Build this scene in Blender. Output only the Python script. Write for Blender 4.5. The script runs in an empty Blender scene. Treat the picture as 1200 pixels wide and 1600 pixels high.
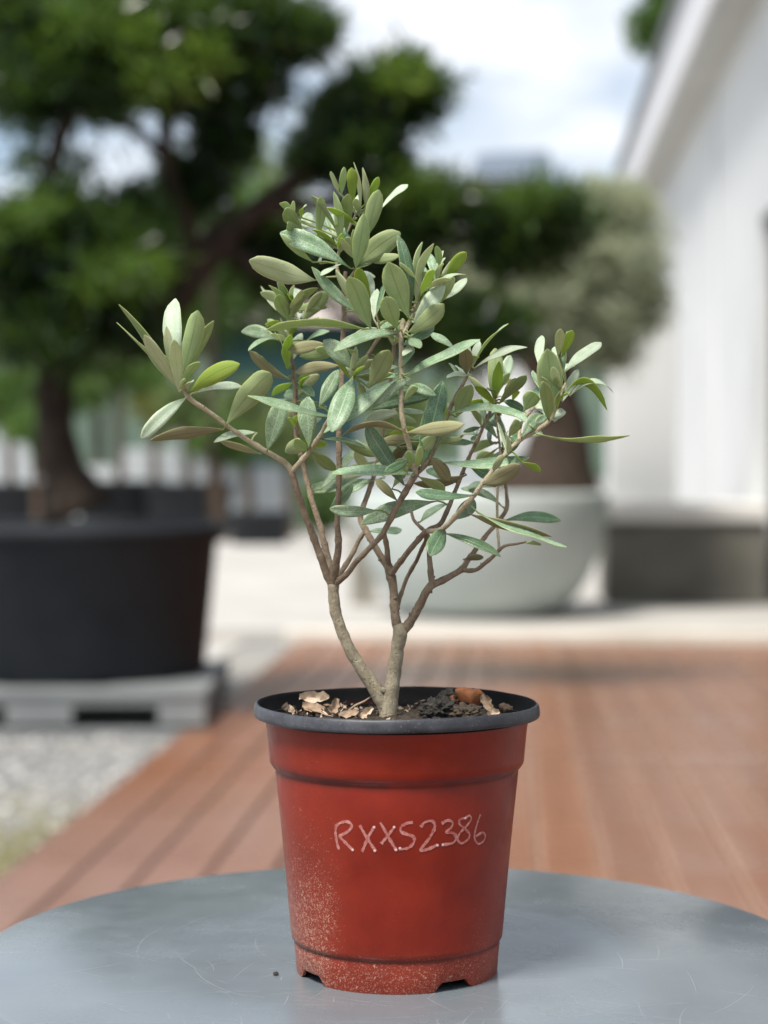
import bpy, math, random
import numpy as np
from mathutils import Vector, Matrix, noise as mnoise

random.seed(7)
rng = np.random.default_rng(7)
scene = bpy.context.scene
COL = scene.collection
R = math.radians

# ------------------------------------------------------------------ camera
F = 3000.0            # focal length in photo pixels (1200 x 1600)
CX, HY = 600.0, 740.0 # principal column, horizon row
CZ = 0.95             # lens height above the deck
D0 = 1.146            # distance of the pot's axis
cam = bpy.data.cameras.new('camera')
cam_o = bpy.data.objects.new('camera', cam)
COL.objects.link(cam_o)
cam_o.location = (0, 0, CZ)
cam_o.rotation_euler = (R(90), 0, 0)
cam.sensor_fit = 'VERTICAL'
cam.sensor_height = 36.0
cam.sensor_width = 27.0
cam.lens = 36.0 * F / 1600.0
cam.shift_y = -60.0 / 1600.0
cam.clip_start = 0.05
cam.clip_end = 3000
cam.dof.use_dof = True
cam.dof.focus_distance = 1.12
cam.dof.aperture_fstop = 5.2
cam.dof.aperture_blades = 0
scene.camera = cam_o

# ------------------------------------------------------------------ light
SUN_EL, SUN_AZ = 60.0, 216.0      # azimuth clockwise from +Y: high, from the left, a little on the lens side
world = bpy.data.worlds.new('World')
scene.world = world
world.use_nodes = True
wt = world.node_tree
wt.nodes.clear()
w_out = wt.nodes.new('ShaderNodeOutputWorld')
w_bg = wt.nodes.new('ShaderNodeBackground')
w_sky = wt.nodes.new('ShaderNodeTexSky')
w_sky.sky_type = 'NISHITA'
w_sky.sun_disc = False
w_sky.sun_elevation = R(SUN_EL)
w_sky.sun_rotation = R(SUN_AZ)
w_sky.air_density = 1.0
w_sky.dust_density = 2.0
w_tc = wt.nodes.new('ShaderNodeTexCoord')
w_map = wt.nodes.new('ShaderNodeMapping')
w_map.inputs['Scale'].default_value = (1.0, 1.0, 2.6)
w_map.inputs['Location'].default_value = (0.35, 0.1, 0.22)
w_n = wt.nodes.new('ShaderNodeTexNoise')
w_n.inputs['Scale'].default_value = 5.5
w_n.inputs['Detail'].default_value = 5
w_n.inputs['Roughness'].default_value = 0.55
w_r = wt.nodes.new('ShaderNodeValToRGB')
w_r.color_ramp.elements[0].position = 0.36
w_r.color_ramp.elements[0].color = (0.08, 0.08, 0.08, 1)
w_r.color_ramp.elements[1].position = 0.60
w_r.color_ramp.elements[1].color = (1, 1, 1, 1)
w_mix = wt.nodes.new('ShaderNodeMix')
w_mix.data_type = 'RGBA'
w_mix.inputs['B'].default_value = (6.9, 7.2, 7.7, 1)      # sunlit cloud
wt.links.new(w_tc.outputs['Generated'], w_map.inputs['Vector'])
wt.links.new(w_map.outputs[0], w_n.inputs['Vector'])
wt.links.new(w_n.outputs['Fac'], w_r.inputs['Fac'])
wt.links.new(w_r.outputs['Color'], w_mix.inputs['Factor'])
wt.links.new(w_sky.outputs[0], w_mix.inputs['A'])
wt.links.new(w_mix.outputs['Result'], w_bg.inputs['Color'])
w_bg.inputs['Strength'].default_value = 0.105
wt.links.new(w_bg.outputs[0], w_out.inputs['Surface'])

sun = bpy.data.lights.new('sun', 'SUN')
sun.energy = 4.2
sun.angle = R(16)
sun.color = (1.0, 0.95, 0.87)
sun_o = bpy.data.objects.new('sun', sun)
COL.objects.link(sun_o)
_el, _az = R(SUN_EL), R(SUN_AZ)
_to = Vector((math.sin(_az) * math.cos(_el), math.cos(_az) * math.cos(_el), math.sin(_el)))
sun_o.rotation_euler = _to.to_track_quat('Z', 'Y').to_euler()
sun_o.location = (0, 0, 20)

scene.view_settings.view_transform = 'Standard'
scene.view_settings.look = 'None'
scene.view_settings.exposure = 0.56
scene.view_settings.gamma = 1.0
scene.view_settings.use_curve_mapping = False
scene.cycles.use_denoising = True
scene.cycles.max_bounces = 8
scene.cycles.transparent_max_bounces = 6
scene.cycles.sample_clamp_indirect = 6.0

# ------------------------------------------------------------------ helpers
def at(x, y, d):
    """photo pixel + distance along the view axis -> point of the place"""
    return Vector(((x - CX) / F * d, d, CZ + (HY - y) / F * d))

DA = math.atan(200.0 / F)                       # the deck runs 3.8 degrees off the view axis
DD = Vector((math.sin(DA), math.cos(DA), 0))
DR = Vector((math.cos(DA), -math.sin(DA), 0))
def dk(u, v, z=0.0):
    p = DR * u + DD * v
    return Vector((p.x, p.y, z))

class MB:
    def __init__(self):
        self.v, self.f, self.m, self.s = [], [], [], []
    def add(self, vs, fs, mi=0, smooth=False):
        o = len(self.v)
        self.v.extend([tuple(p) for p in vs])
        for f in fs:
            self.f.append(tuple(i + o for i in f)); self.m.append(mi); self.s.append(smooth)
    def box(self, c, ax, ay, az, mi=0):
        """centre + three half-axis vectors"""
        c = Vector(c); ax, ay, az = Vector(ax), Vector(ay), Vector(az)
        vs = [c + sx * ax + sy * ay + sz * az for sz in (-1, 1) for sy in (-1, 1) for sx in (-1, 1)]
        self.add(vs, [(0, 2, 3, 1), (4, 5, 7, 6), (0, 1, 5, 4), (2, 6, 7, 3), (0, 4, 6, 2), (1, 3, 7, 5)], mi)
    def bbox(self, u0, u1, v0, v1, z0, z1, mi=0):
        """box in deck coordinates"""
        self.box(dk((u0 + u1) / 2, (v0 + v1) / 2, (z0 + z1) / 2), DR * abs(u1 - u0) / 2, DD * abs(v1 - v0) / 2, (0, 0, (z1 - z0) / 2), mi)
    def lathe(self, prof, seg=64, c=(0, 0, 0), mi=0, close=False, zf=None):
        c = Vector(c)
        vs, fs = [], []
        n = len(prof)
        for k, (r, z) in enumerate(prof):
            for j in range(seg):
                a = 2 * math.pi * j / seg
                zz = z if zf is None else zf(k, a, z)
                vs.append(c + Vector((r * math.sin(a), -r * math.cos(a), zz)))
        for k in range(n - 1):
            for j in range(seg):
                a, b = k * seg + j, k * seg + (j + 1) % seg
                fs.append((a, b, b + seg, a + seg))
        if close:
            fs.append(tuple(range((n - 1) * seg, n * seg)))
        self.add(vs, fs, mi, True)
    def tube(self, pts, rad, sides=8, mi=0, rough=0.0, cap=True, seed=0.0):
        pts = [Vector(p) for p in pts]
        n = len(pts)
        vs, fs = [], []
        up = None
        for i, p in enumerate(pts):
            t = (pts[min(i + 1, n - 1)] - pts[max(i - 1, 0)]).normalized()
            if up is None:
                up = t.orthogonal().normalized()
            up = (up - t * up.dot(t)).normalized()
            sd = t.cross(up)
            for j in range(sides):
                a = 2 * math.pi * j / sides
                r = rad[i]
                d = up * math.cos(a) + sd * math.sin(a)
                if rough:
                    q = p + d * r
                    r *= 1 + rough * (mnoise.noise(q * (0.9 / max(rad[0], 1e-4)) + Vector((seed, seed, seed))) + 0.6 * mnoise.noise(q * (2.6 / max(rad[0], 1e-4))))
                vs.append(p + d * r)
        for i in range(n - 1):
            for j in range(sides):
                a, b = i * sides + j, i * sides + (j + 1) % sides
                fs.append((a, b, b + sides, a + sides))
        if cap:
            fs.append(tuple(reversed(range(sides))))
            fs.append(tuple(range((n - 1) * sides, n * sides)))
        self.add(vs, fs, mi, True)
    def mesh(self, name, mats):
        me = bpy.data.meshes.new(name)
        me.from_pydata(self.v, [], self.f)
        for m in (mats if isinstance(mats, (list, tuple)) else [mats]):
            me.materials.append(m)
        me.polygons.foreach_set('material_index', self.m)
        me.polygons.foreach_set('use_smooth', self.s)
        me.update()
        return me
    def build(self, name, mats, parent=None, bevel=0, origin=None):
        if origin is not None:
            o = Vector(origin)
            self.v = [tuple(Vector(p) - o) for p in self.v]
        ob = bpy.data.objects.new(name, self.mesh(name, mats))
        COL.objects.link(ob)
        if origin is not None:
            ob.location = origin
        if parent is not None:
            ob.parent = parent
        if bevel:
            b = ob.modifiers.new('bevel', 'BEVEL'); b.width = bevel; b.segments = 2; b.limit_method = 'ANGLE'
        return ob

def tag(o, label=None, cat=None, group=None, kind=None):
    if label: o['label'] = label
    if cat: o['category'] = cat
    if group: o['group'] = group
    if kind: o['kind'] = kind
    return o
def empty(name, loc=(0, 0, 0)):
    o = bpy.data.objects.new(name, None)
    o.empty_display_size = 0.05
    COL.objects.link(o); o.location = loc
    return o

def catmull(pts, rad, step):
    """smooth a polyline with radii"""
    P, Q = [], []
    n = len(pts)
    for i in range(n - 1):
        p0, p1, p2, p3 = pts[max(i - 1, 0)], pts[i], pts[i + 1], pts[min(i + 2, n - 1)]
        k = max(1, int((p2 - p1).length / step))
        for j in range(k):
            t = j / k
            P.append(0.5 * ((2 * p1) + (p2 - p0) * t + (2 * p0 - 5 * p1 + 4 * p2 - p3) * t * t + (3 * p1 - p0 - 3 * p2 + p3) * t ** 3))
            Q.append(rad[i] * (1 - t) + rad[i + 1] * t)
    P.append(pts[-1].copy()); Q.append(rad[-1])
    return P, Q

# ------------------------------------------------------------------ materials
class N:
    """small node helper"""
    def __init__(self, name):
        self.mat = bpy.data.materials.new(name)
        self.mat.use_nodes = True
        self.t = self.mat.node_tree
        self.t.nodes.clear()
        self.out = self.t.nodes.new('ShaderNodeOutputMaterial')
    def n(self, typ, ins=None, **kw):
        nd = self.t.nodes.new(typ)
        for k, v in kw.items(): setattr(nd, k, v)
        for k, v in (ins or {}).items(): self.put(nd, k, v)
        return nd
    def put(self, nd, k, v):
        if isinstance(v, bpy.types.NodeSocket): self.t.links.new(v, nd.inputs[k])
        else: nd.inputs[k].default_value = v
    def coord(self, which='Object', scale=(1, 1, 1)):
        c = self.n('ShaderNodeTexCoord')
        m = self.n('ShaderNodeMapping', {'Vector': c.outputs[which], 'Scale': scale})
        return m.outputs[0]
    def noise(self, vec, scale, detail=4, rough=0.5, dist=0.0):
        return self.n('ShaderNodeTexNoise', {'Vector': vec, 'Scale': scale, 'Detail': detail, 'Roughness': rough, 'Distortion': dist}).outputs['Fac']
    def ramp(self, fac, stops):
        r = self.n('ShaderNodeValToRGB', {'Fac': fac})
        e = r.color_ramp.elements
        while len(e) < len(stops): e.new(0.5)
        for el, (p, c) in zip(e, stops):
            el.position = p
            el.color = (c, c, c, 1) if isinstance(c, (int, float)) else (*c, 1)
        return r.outputs['Color']
    def mix(self, f, a, b, mode='MIX'):
        m = self.n('ShaderNodeMix', data_type='RGBA', blend_type=mode)
        for k, v in (('Factor', f), ('A', a), ('B', b)):
            if isinstance(v, tuple) and len(v) == 3: v = (*v, 1)
            self.put(m, k, v)
        return m.outputs['Result']
    def math(self, op, a, b=0.0, c=0.0, clamp=False):
        m = self.n('ShaderNodeMath', operation=op, use_clamp=clamp)
        for i, v in enumerate((a, b, c)): self.put(m, i, v)
        return m.outputs[0]
    def maprange(self, v, a, b, c=0.0, d=1.0, interp='SMOOTHSTEP'):
        m = self.n('ShaderNodeMapRange', interpolation_type=interp)
        for i, x in enumerate((v, a, b, c, d)): self.put(m, i, x)
        return m.outputs[0]
    def bump(self, h, s=0.3, d=0.001):
        return self.n('ShaderNodeBump', {'Height': h, 'Strength': s, 'Distance': d}).outputs[0]
    def bsdf(self, col, rough=0.5, normal=None, spec=0.5, metal=0.0, **extra):
        ins = {'Roughness': rough, 'Metallic': metal, 'Specular IOR Level': spec}
        ins['Base Color'] = (*col, 1) if isinstance(col, tuple) and len(col) == 3 else col
        if normal is not None: ins['Normal'] = normal
        for k, v in extra.items(): ins[k.replace('_', ' ')] = v
        b = self.n('ShaderNodeBsdfPrincipled', ins)
        return b.outputs[0]
    def done(self, sh):
        self.t.links.new(sh, self.out.inputs['Surface'])
        return self.mat
    def island(self):
        return self.n('ShaderNodeNewGeometry').outputs['Random Per Island']

def m_simple(name, a, b, scale=4.0, rough=0.6, bump=0.2, bd=0.002, spec=0.4, coord='Object', stretch=(1, 1, 1), metal=0.0):
    n = N(name)
    v = n.coord(coord, stretch)
    f = n.noise(v, scale, 6, 0.6)
    c = n.ramp(f, [(0.3, a), (0.7, b)])
    f2 = n.noise(v, scale * 9, 4, 0.6)
    return n.done(n.bsdf(c, rough, n.bump(f2, bump, bd), spec, metal))

def m_leaf(name, base, dark, scale_col, scale_amt, edge, vein, rough, trans, trans_amt=0.3, spec=0.4):
    """thin leaf side: silvery scales, pale midrib and margin, light passing through"""
    n = N(name)
    v = n.coord('Object')
    uv = n.n('ShaderNodeUVMap').outputs[0]
    sep = n.n('ShaderNodeSeparateXYZ', {'Vector': uv})
    av = n.math('ABSOLUTE', n.math('SUBTRACT', sep.outputs['Y'], 0.5))
    rnd = n.n('ShaderNodeObjectInfo')
    big = n.noise(v, 90, 3, 0.55)
    col = n.mix(big, dark, base)
    fine = n.noise(v, 1500, 4, 0.75)
    sc = n.math('MULTIPLY', n.ramp(fine, [(0.40, 0.0), (0.62, 1.0)]), scale_amt)
    sc = n.math('MULTIPLY', sc, n.maprange(n.noise(v, 160, 3), 0.25, 0.7, 0.35, 1.3))
    col = n.mix(sc, col, scale_col)
    # lateral veins
    wv = n.n('ShaderNodeTexWave', {'Vector': n.n('ShaderNodeCombineXYZ', {'X': n.math('ADD', n.math('MULTIPLY', sep.outputs['X'], 1.0), n.math('MULTIPLY', av, -0.5)), 'Y': 0.0, 'Z': 0.0}).outputs[0], 'Scale': 5.0, 'Distortion': 1.2, 'Detail': 2.0}, bands_direction='X')
    col = n.mix(n.math('MULTIPLY', n.ramp(wv.outputs['Fac'], [(0.8, 0.0), (1.0, 1.0)]), 0.16), col, vein)
    mid = n.maprange(av, 0.012, 0.045, 1.0, 0.0)
    col = n.mix(n.math('MULTIPLY', mid, 0.6), col, vein)
    ed = n.maprange(av, 0.43, 0.492, 0.0, 1.0)
    col = n.mix(n.math('MULTIPLY', ed, 0.85), col, edge)
    # aged blotches
    bl = n.math('MULTIPLY', n.ramp(n.noise(v, 70, 5, 0.7), [(0.64, 0.0), (0.70, 1.0)]), 0.45)
    col = n.mix(bl, col, (0.23, 0.20, 0.08))
    hs = n.n('ShaderNodeHueSaturation', {'Hue': n.math('ADD', 0.488, n.math('MULTIPLY', rnd.outputs['Random'], 0.024)), 'Saturation': 1.0,
             'Value': n.math('ADD', 0.82, n.math('MULTIPLY', rnd.outputs['Random'], 0.34)), 'Color': col})
    col = hs.outputs[0]
    h = n.math('ADD', n.math('MULTIPLY', fine, 0.25), n.math('ADD', n.math('MULTIPLY', mid, -0.5), n.math('MULTIPLY', wv.outputs['Fac'], 0.12)))
    nm = n.bump(h, 0.35, 0.0005)
    b = n.bsdf(col, rough, nm, spec)
    tr = n.n('ShaderNodeBsdfTranslucent', {'Color': n.mix(0.55, col, trans), 'Normal': nm}).outputs[0]
    ms = n.n('ShaderNodeMixShader', {0: trans_amt, 1: b, 2: tr}).outputs[0]
    return n.done(ms)

# leaf faces: mature / young for the upper side, several ages for the underside
LT = {
 't':  m_leaf('leaf_upper_mature', (0.165, 0.300, 0.140), (0.105, 0.220, 0.088), (0.70, 0.78, 0.66), 0.56, (0.42, 0.52, 0.28), (0.46, 0.56, 0.40), 0.40, (0.26, 0.40, 0.07)),
 'td': m_leaf('leaf_upper_old_shaded', (0.062, 0.155, 0.060), (0.034, 0.100, 0.040), (0.42, 0.52, 0.40), 0.36, (0.26, 0.36, 0.16), (0.28, 0.40, 0.22), 0.32, (0.18, 0.30, 0.04), 0.22),  # older leaves, with their shade put into the dark green
 'tw': m_leaf('leaf_upper_young', (0.42, 0.52, 0.38), (0.33, 0.43, 0.30), (0.76, 0.82, 0.73), 0.55, (0.62, 0.70, 0.44), (0.56, 0.64, 0.44), 0.5, (0.44, 0.56, 0.18), 0.35),
}
LU = {
 'u':  m_leaf('leaf_under_mature', (0.410, 0.520, 0.255), (0.320, 0.430, 0.190), (0.60, 0.63, 0.44), 0.38, (0.60, 0.66, 0.26), (0.23, 0.27, 0.10), 0.55, (0.50, 0.66, 0.12), 0.42, 0.3),
 'up': m_leaf('leaf_under_young', (0.54, 0.58, 0.36), (0.45, 0.50, 0.29), (0.72, 0.74, 0.58), 0.45, (0.68, 0.74, 0.42), (0.42, 0.46, 0.26), 0.62, (0.54, 0.62, 0.24), 0.42, 0.2),
 'ub': m_leaf('leaf_under_fresh', (0.370, 0.510, 0.095), (0.300, 0.440, 0.075), (0.48, 0.56, 0.26), 0.20, (0.60, 0.70, 0.18), (0.25, 0.33, 0.09), 0.6, (0.48, 0.66, 0.06), 0.5, 0.2),
 'ut': m_leaf('leaf_under_aged', (0.320, 0.315, 0.175), (0.240, 0.235, 0.120), (0.42, 0.38, 0.26), 0.28, (0.40, 0.37, 0.18), (0.18, 0.14, 0.07), 0.65, (0.38, 0.31, 0.10), 0.28, 0.2),
}
def m_bark(name, a, b, lent, scale=1.0):
    n = N(name)
    v = n.coord('Object')
    f = n.noise(v, 160 * scale, 6, 0.65)
    col = n.ramp(f, [(0.28, a), (0.72, b)])
    vo = n.n('ShaderNodeTexVoronoi', {'Vector': v, 'Scale': 420 * scale})
    sp = n.ramp(vo.outputs['Distance'], [(0.10, 1.0), (0.24, 0.0)])
    sp = n.math('MULTIPLY', sp, n.ramp(n.noise(v, 220 * scale, 2), [(0.45, 0.0), (0.6, 1.0)]))
    col = n.mix(n.math('MULTIPLY', sp, 0.6), col, lent)
    fis = n.noise(n.coord('Object', (1, 1, 0.22)), 900 * scale, 5, 0.75, 0.8)
    col = n.mix(n.math('MULTIPLY', n.ramp(fis, [(0.30, 1.0), (0.46, 0.0)]), 0.6), col, tuple(c * 0.4 for c in a))
    h = n.math('ADD', n.math('ADD', n.noise(v, 520 * scale, 5, 0.7), n.math('MULTIPLY', fis, 0.8)), n.math('MULTIPLY', sp, 0.8))
    return n.done(n.bsdf(col, 0.78, n.bump(h, 1.0, 0.0014 / scale), 0.25))
BARK_OLD = m_bark('bark_trunk', (0.215, 0.180, 0.120), (0.440, 0.385, 0.280), (0.42, 0.37, 0.24))
BARK_MID = m_bark('bark_branch', (0.140, 0.104, 0.068), (0.350, 0.275, 0.195), (0.38, 0.31, 0.23))
BARK_NEW = m_bark('bark_twig', (0.330, 0.280, 0.180), (0.540, 0.475, 0.335), (0.58, 0.53, 0.40))
# ------------------------------------------------------------------ ground, deck, paving
def m_deck(name, pale_edges):
    n = N(name)
    v = n.coord('Object')
    rnd = n.n('ShaderNodeObjectInfo').outputs['Random']
    g = n.noise(n.coord('Object', (28, 0.16, 28)), 3.0, 8, 0.65, 0.3)
    col = n.ramp(g, [(0.25, (0.150, 0.054, 0.021)), (0.75, (0.220, 0.086, 0.034))])
    hs = n.n('ShaderNodeHueSaturation', {'Value': n.math('ADD', 0.84, n.math('MULTIPLY', rnd, 0.32)), 'Color': col})
    col = hs.outputs[0]
    sep = n.n('ShaderNodeSeparateXYZ', {'Vector': v})
    if pale_edges:       # uneven pale streaks along the board edges
        ed = n.maprange(n.math('ABSOLUTE', sep.outputs['X']), 0.058, 0.070, 0.0, 1.0)
        ed = n.math('MULTIPLY', ed, n.ramp(n.noise(n.coord('Object', (2, 0.3, 1)), 1.6, 4, 0.6), [(0.35, 0.3), (0.65, 0.85)]))
        col = n.mix(ed, col, (0.42, 0.26, 0.18))
    dust = n.math('MULTIPLY', n.ramp(n.noise(n.coord('Object', (4, 0.35, 1)), 2.0, 5, 0.6), [(0.4, 0.0), (0.75, 1.0)]), 0.14)
    col = n.mix(dust, col, (0.42, 0.28, 0.23))
    # greyer, paler tone fading in over the near left boards
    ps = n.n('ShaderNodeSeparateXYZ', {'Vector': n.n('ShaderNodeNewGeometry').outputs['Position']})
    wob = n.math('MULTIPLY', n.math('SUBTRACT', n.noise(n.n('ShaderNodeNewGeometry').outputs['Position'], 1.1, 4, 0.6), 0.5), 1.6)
    pale_tint = n.math('MULTIPLY', n.maprange(n.math('ADD', ps.outputs['Y'], wob), 4.6, 7.0, 1.0, 0.0), n.maprange(n.math('ADD', ps.outputs['X'], n.math('MULTIPLY', wob, 0.35)), -0.65, -0.05, 1.0, 0.0))
    col = n.mix(n.math('MULTIPLY', pale_tint, 0.50), col, (0.235, 0.172, 0.152))
    rg = n.maprange(n.noise(v, 3.0, 4), 0.3, 0.7, 0.24, 0.36)
    return n.done(n.bsdf(col, rg, n.bump(g, 0.15, 0.002), 0.62))
M_DECK, M_DECK_PALE_EDGE = m_deck('stained_decking', False), m_deck('pale_edged_stained_decking', True)
def m_gravel(name, a, b, s=55):
    n = N(name)
    v = n.coord('Object')
    vo = n.n('ShaderNodeTexVoronoi', {'Vector': v, 'Scale': s})
    r = n.n('ShaderNodeSeparateColor', {'Color': vo.outputs['Color']}).outputs[0]
    col = n.ramp(r, [(0.0, a), (1.0, b)])
    big = n.noise(v, 0.7, 4, 0.6)
    col = n.mix(n.math('MULTIPLY', n.ramp(big, [(0.45, 0.0), (0.7, 1.0)]), 0.35), col, (0.40, 0.36, 0.29))
    return n.done(n.bsdf(col, 0.85, n.bump(vo.outputs['Distance'], 0.9, 0.012), 0.2))
M_GROUND = m_gravel('gravel_ground', (0.17, 0.17, 0.165), (0.33, 0.33, 0.32))
M_PAVE = m_simple('pale_concrete', (0.33, 0.320, 0.30), (0.42, 0.405, 0.38), 1.2, 0.85, 0.2, 0.004)
M_KERB = m_simple('kerb_concrete', (0.52, 0.49, 0.43), (0.66, 0.63, 0.57), 2.0, 0.8, 0.2, 0.003)
n_ = N('gravel_pebble')
M_PEBBLE = n_.done(n_.bsdf(n_.ramp(n_.island(), [(0.0, (0.13, 0.13, 0.13)), (0.7, (0.27, 0.27, 0.265)), (1.0, (0.55, 0.54, 0.52))]), 0.7, None, 0.4))

g = MB()
g.add([(-700, -40, -0.03), (700, -40, -0.03), (700, 900, -0.03), (-700, 900, -0.03)], [(0, 1, 2, 3)])
tag(g.build('ground', M_GROUND), kind='structure')

# pebbles on the near gravel, one uncounted mass
pv, pf = [], []
cube = np.array([(1, 0, 0), (-1, 0, 0), (0, 1, 0), (0, -1, 0), (0, 0, 1), (0, 0, -1)], float)
octf = np.array([(0, 2, 4), (2, 1, 4), (1, 3, 4), (3, 0, 4), (2, 0, 5), (1, 2, 5), (3, 1, 5), (0, 3, 5)])
NP = 11000
for i in range(NP):
    v_ = 2.6 + (rng.random() ** 1.2) * 6.4
    u_ = -1.235 - rng.random() * (1.1 + 0.12 * v_)
    s_ = 0.006 + 0.014 * rng.random() ** 2
    q = cube * (s_ * rng.uniform(0.7, 1.3, (6, 1))) * np.array([1, 1, 0.65])
    a_ = rng.random() * 6.28
    q = q @ np.array([[math.cos(a_), -math.sin(a_), 0], [math.sin(a_), math.cos(a_), 0], [0, 0, 1]])
    p = dk(u_, v_, -0.03 + s_ * 0.35)
    pv.append(q + np.array(p)); pf.append(octf + 6 * i)
me = bpy.data.meshes.new('gravel')
me.from_pydata(np.concatenate(pv).tolist(), [], np.concatenate(pf).tolist())
me.materials.append(M_PEBBLE)
ob = bpy.data.objects.new('gravel', me); COL.objects.link(ob)
tag(ob, 'loose grey gravel between the deck and the pallet', 'gravel', kind='stuff')

gv, gf = [], []
for i in range(5200):
    u_ = -1.22 - abs(rng.normal(0, 0.32)); v_ = rng.normal(4.55, 0.42)
    p = np.array(dk(u_, v_, -0.03)); an = rng.random() * 6.28; h = 0.012 + 0.03 * rng.random()
    q = np.array([math.cos(an), math.sin(an), 0]) * 0.0025; ln = np.array([rng.normal(0, 0.5), rng.normal(0, 0.5), 1]) * h
    gv.append(np.array([p - q, p + q, p + ln])); gf.append([3 * i, 3 * i + 1, 3 * i + 2])
me = bpy.data.meshes.new('grass')
me.from_pydata(np.concatenate(gv).tolist(), [], gf)
n_ = N('dry_grass'); me.materials.append(n_.done(n_.bsdf(n_.ramp(n_.island(), [(0.0, (0.16, 0.17, 0.06)), (0.6, (0.30, 0.28, 0.13)), (1.0, (0.48, 0.43, 0.26))]), 0.7, None, 0.2)))
ob = bpy.data.objects.new('grass', me); COL.objects.link(ob)
tag(ob, 'patch of short yellow-green grass at the edge of the deck', 'grass', kind='stuff')

DECK_L, DECK_V0, DECK_V1 = -1.19, -1.6, 10.85
deck = empty('deck', dk(0, 5, 0))
tag(deck, kind='structure')
pm = MB()
W_, T_ = 0.0735, 0.0125
prof = [(-W_, -T_), (W_, -T_), (W_, T_ - 0.004), (W_ - 0.0035, T_), (-W_ + 0.0035, T_), (-W_, T_ - 0.004)]
L_ = (DECK_V1 - DECK_V0) / 2
pm.add([(x, -L_, z) for x, z in prof] + [(x, L_, z) for x, z in prof],
       [tuple(reversed(range(6))), tuple(range(6, 12))] + [(i, (i + 1) % 6, (i + 1) % 6 + 6, i + 6) for i in range(6)])
plank_me = pm.mesh('plank', M_DECK); plank_me2 = pm.mesh('plank', M_DECK_PALE_EDGE)
k = 0
u_ = DECK_L + 0.075
while u_ < 2.05:
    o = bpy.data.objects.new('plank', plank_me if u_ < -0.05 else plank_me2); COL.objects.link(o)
    o.parent = deck
    o.matrix_parent_inverse = Matrix.Translation(-deck.location)
    p = dk(u_, (DECK_V0 + DECK_V1) / 2 + random.uniform(-0.004, 0.004), -T_ + random.uniform(-0.0012, 0.0012))
    o.location = p
    o.rotation_euler = (0, 0, -DA)
    u_ += 0.157; k += 1
m = MB(); m.bbox(DECK_L - 0.022, DECK_L - 0.002, DECK_V0, DECK_V1, -0.03, -0.004)
o = m.build('edge_board', M_DECK, deck, 0.003); o.matrix_parent_inverse = Matrix.Translation(-deck.location)
for ua, ub_, mt_ in ((DECK_L, -0.125, m_simple('dark_bed', (0.012, 0.010, 0.009), (0.03, 0.024, 0.02), 3, 0.9)), (-0.122, 2.06, m_simple('pale_bed', (0.26, 0.16, 0.12), (0.36, 0.24, 0.19), 3, 0.9))):  # dark bed under the left gaps, pale bed under the right
    m = MB(); m.bbox(ua, ub_, DECK_V0, DECK_V1 - 0.02, -0.029, -0.0262 if ua < -0.5 else -0.0262)
    o = m.build('joist_bed', mt_, deck); o.matrix_parent_inverse = Matrix.Translation(-deck.location)

# pale paving past the end of the deck and kerb along its end
m = MB(); m.bbox(-14, 6.5, DECK_V1 + 0.14, 60, -0.026, 0.05)
m.bbox(-14, DECK_L - 0.35, 9.1, DECK_V1 + 0.138, -0.026, -0.018)
tag(m.build('pavement', M_PAVE), kind='structure')
m = MB(); m.bbox(DECK_L - 0.1, 6.5, DECK_V1 + 0.01, DECK_V1 + 0.136, -0.026, 0.062)
tag(m.build('kerb', M_KERB, None, 0.008), kind='structure')

# ------------------------------------------------------------------ round table
TZ = 0.655
TC = Vector((0.008, 1.19, 0))
TR = 0.262
def m_table():
    n = N('blue_grey_table_paint')
    v = n.coord('Object')
    big = n.noise(v, 6, 5, 0.6)
    col = n.ramp(big, [(0.3, (0.112, 0.134, 0.150)), (0.7, (0.148, 0.171, 0.188))])
    # fine wiped-on scuffs in two directions
    sc = n.noise(n.coord('Object', (7, 190, 1)), 1.0, 6, 0.7, 1.5)
    sc2 = n.noise(n.coord('Object', (170, 9, 1)), 1.0, 6, 0.7, 1.8)
    s = n.math('ADD', n.ramp(sc, [(0.60, 0.0), (0.72, 1.0)]), n.ramp(sc2, [(0.62, 0.0), (0.74, 1.0)]), 0, True)
    s = n.math('MULTIPLY', s, n.ramp(n.noise(v, 11, 4, 0.6), [(0.45, 0.0), (0.7, 0.35)]))
    col = n.mix(s, col, (0.36, 0.38, 0.39))
    dots = n.ramp(n.noise(v, 520, 2, 0.5), [(0.70, 0.0), (0.76, 1.0)])
    col = n.mix(n.math('MULTIPLY', dots, 0.35), col, (0.08, 0.08, 0.08))
    rg = n.maprange(n.noise(v, 22, 5, 0.65), 0.3, 0.7, 0.18, 0.29)
    return n.done(n.bsdf(col, rg, n.bump(n.noise(v, 900, 3, 0.6), 0.10, 0.0004), 0.85))
M_TABLE = m_table()
table = empty('round_table', (TC.x, TC.y, 0))
tag(table, 'round blue-grey metal table with fine scratches under the red pot', 'table')
m = MB()
m.lathe([(0.0005, -0.018), (TR - 0.01, -0.018), (TR - 0.003, -0.016), (TR, -0.011), (TR, -0.005), (TR - 0.0012, -0.0016), (TR - 0.004, 0.0), (TR * 0.5, 0.0), (0.0005, 0.0)], 160, (0, 0, TZ))
m.build('table_top', M_TABLE, table)
m = MB(); m.lathe([(0.022, 0.02), (0.022, TZ - 0.03), (0.06, TZ - 0.019)], 32); m.build('pedestal', M_TABLE, table)
m = MB(); m.lathe([(0.0005, 0.022), (0.17, 0.012), (0.175, 0.006), (0.175, 0.0)], 64); m.build('table_base', M_TABLE, table)
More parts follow.
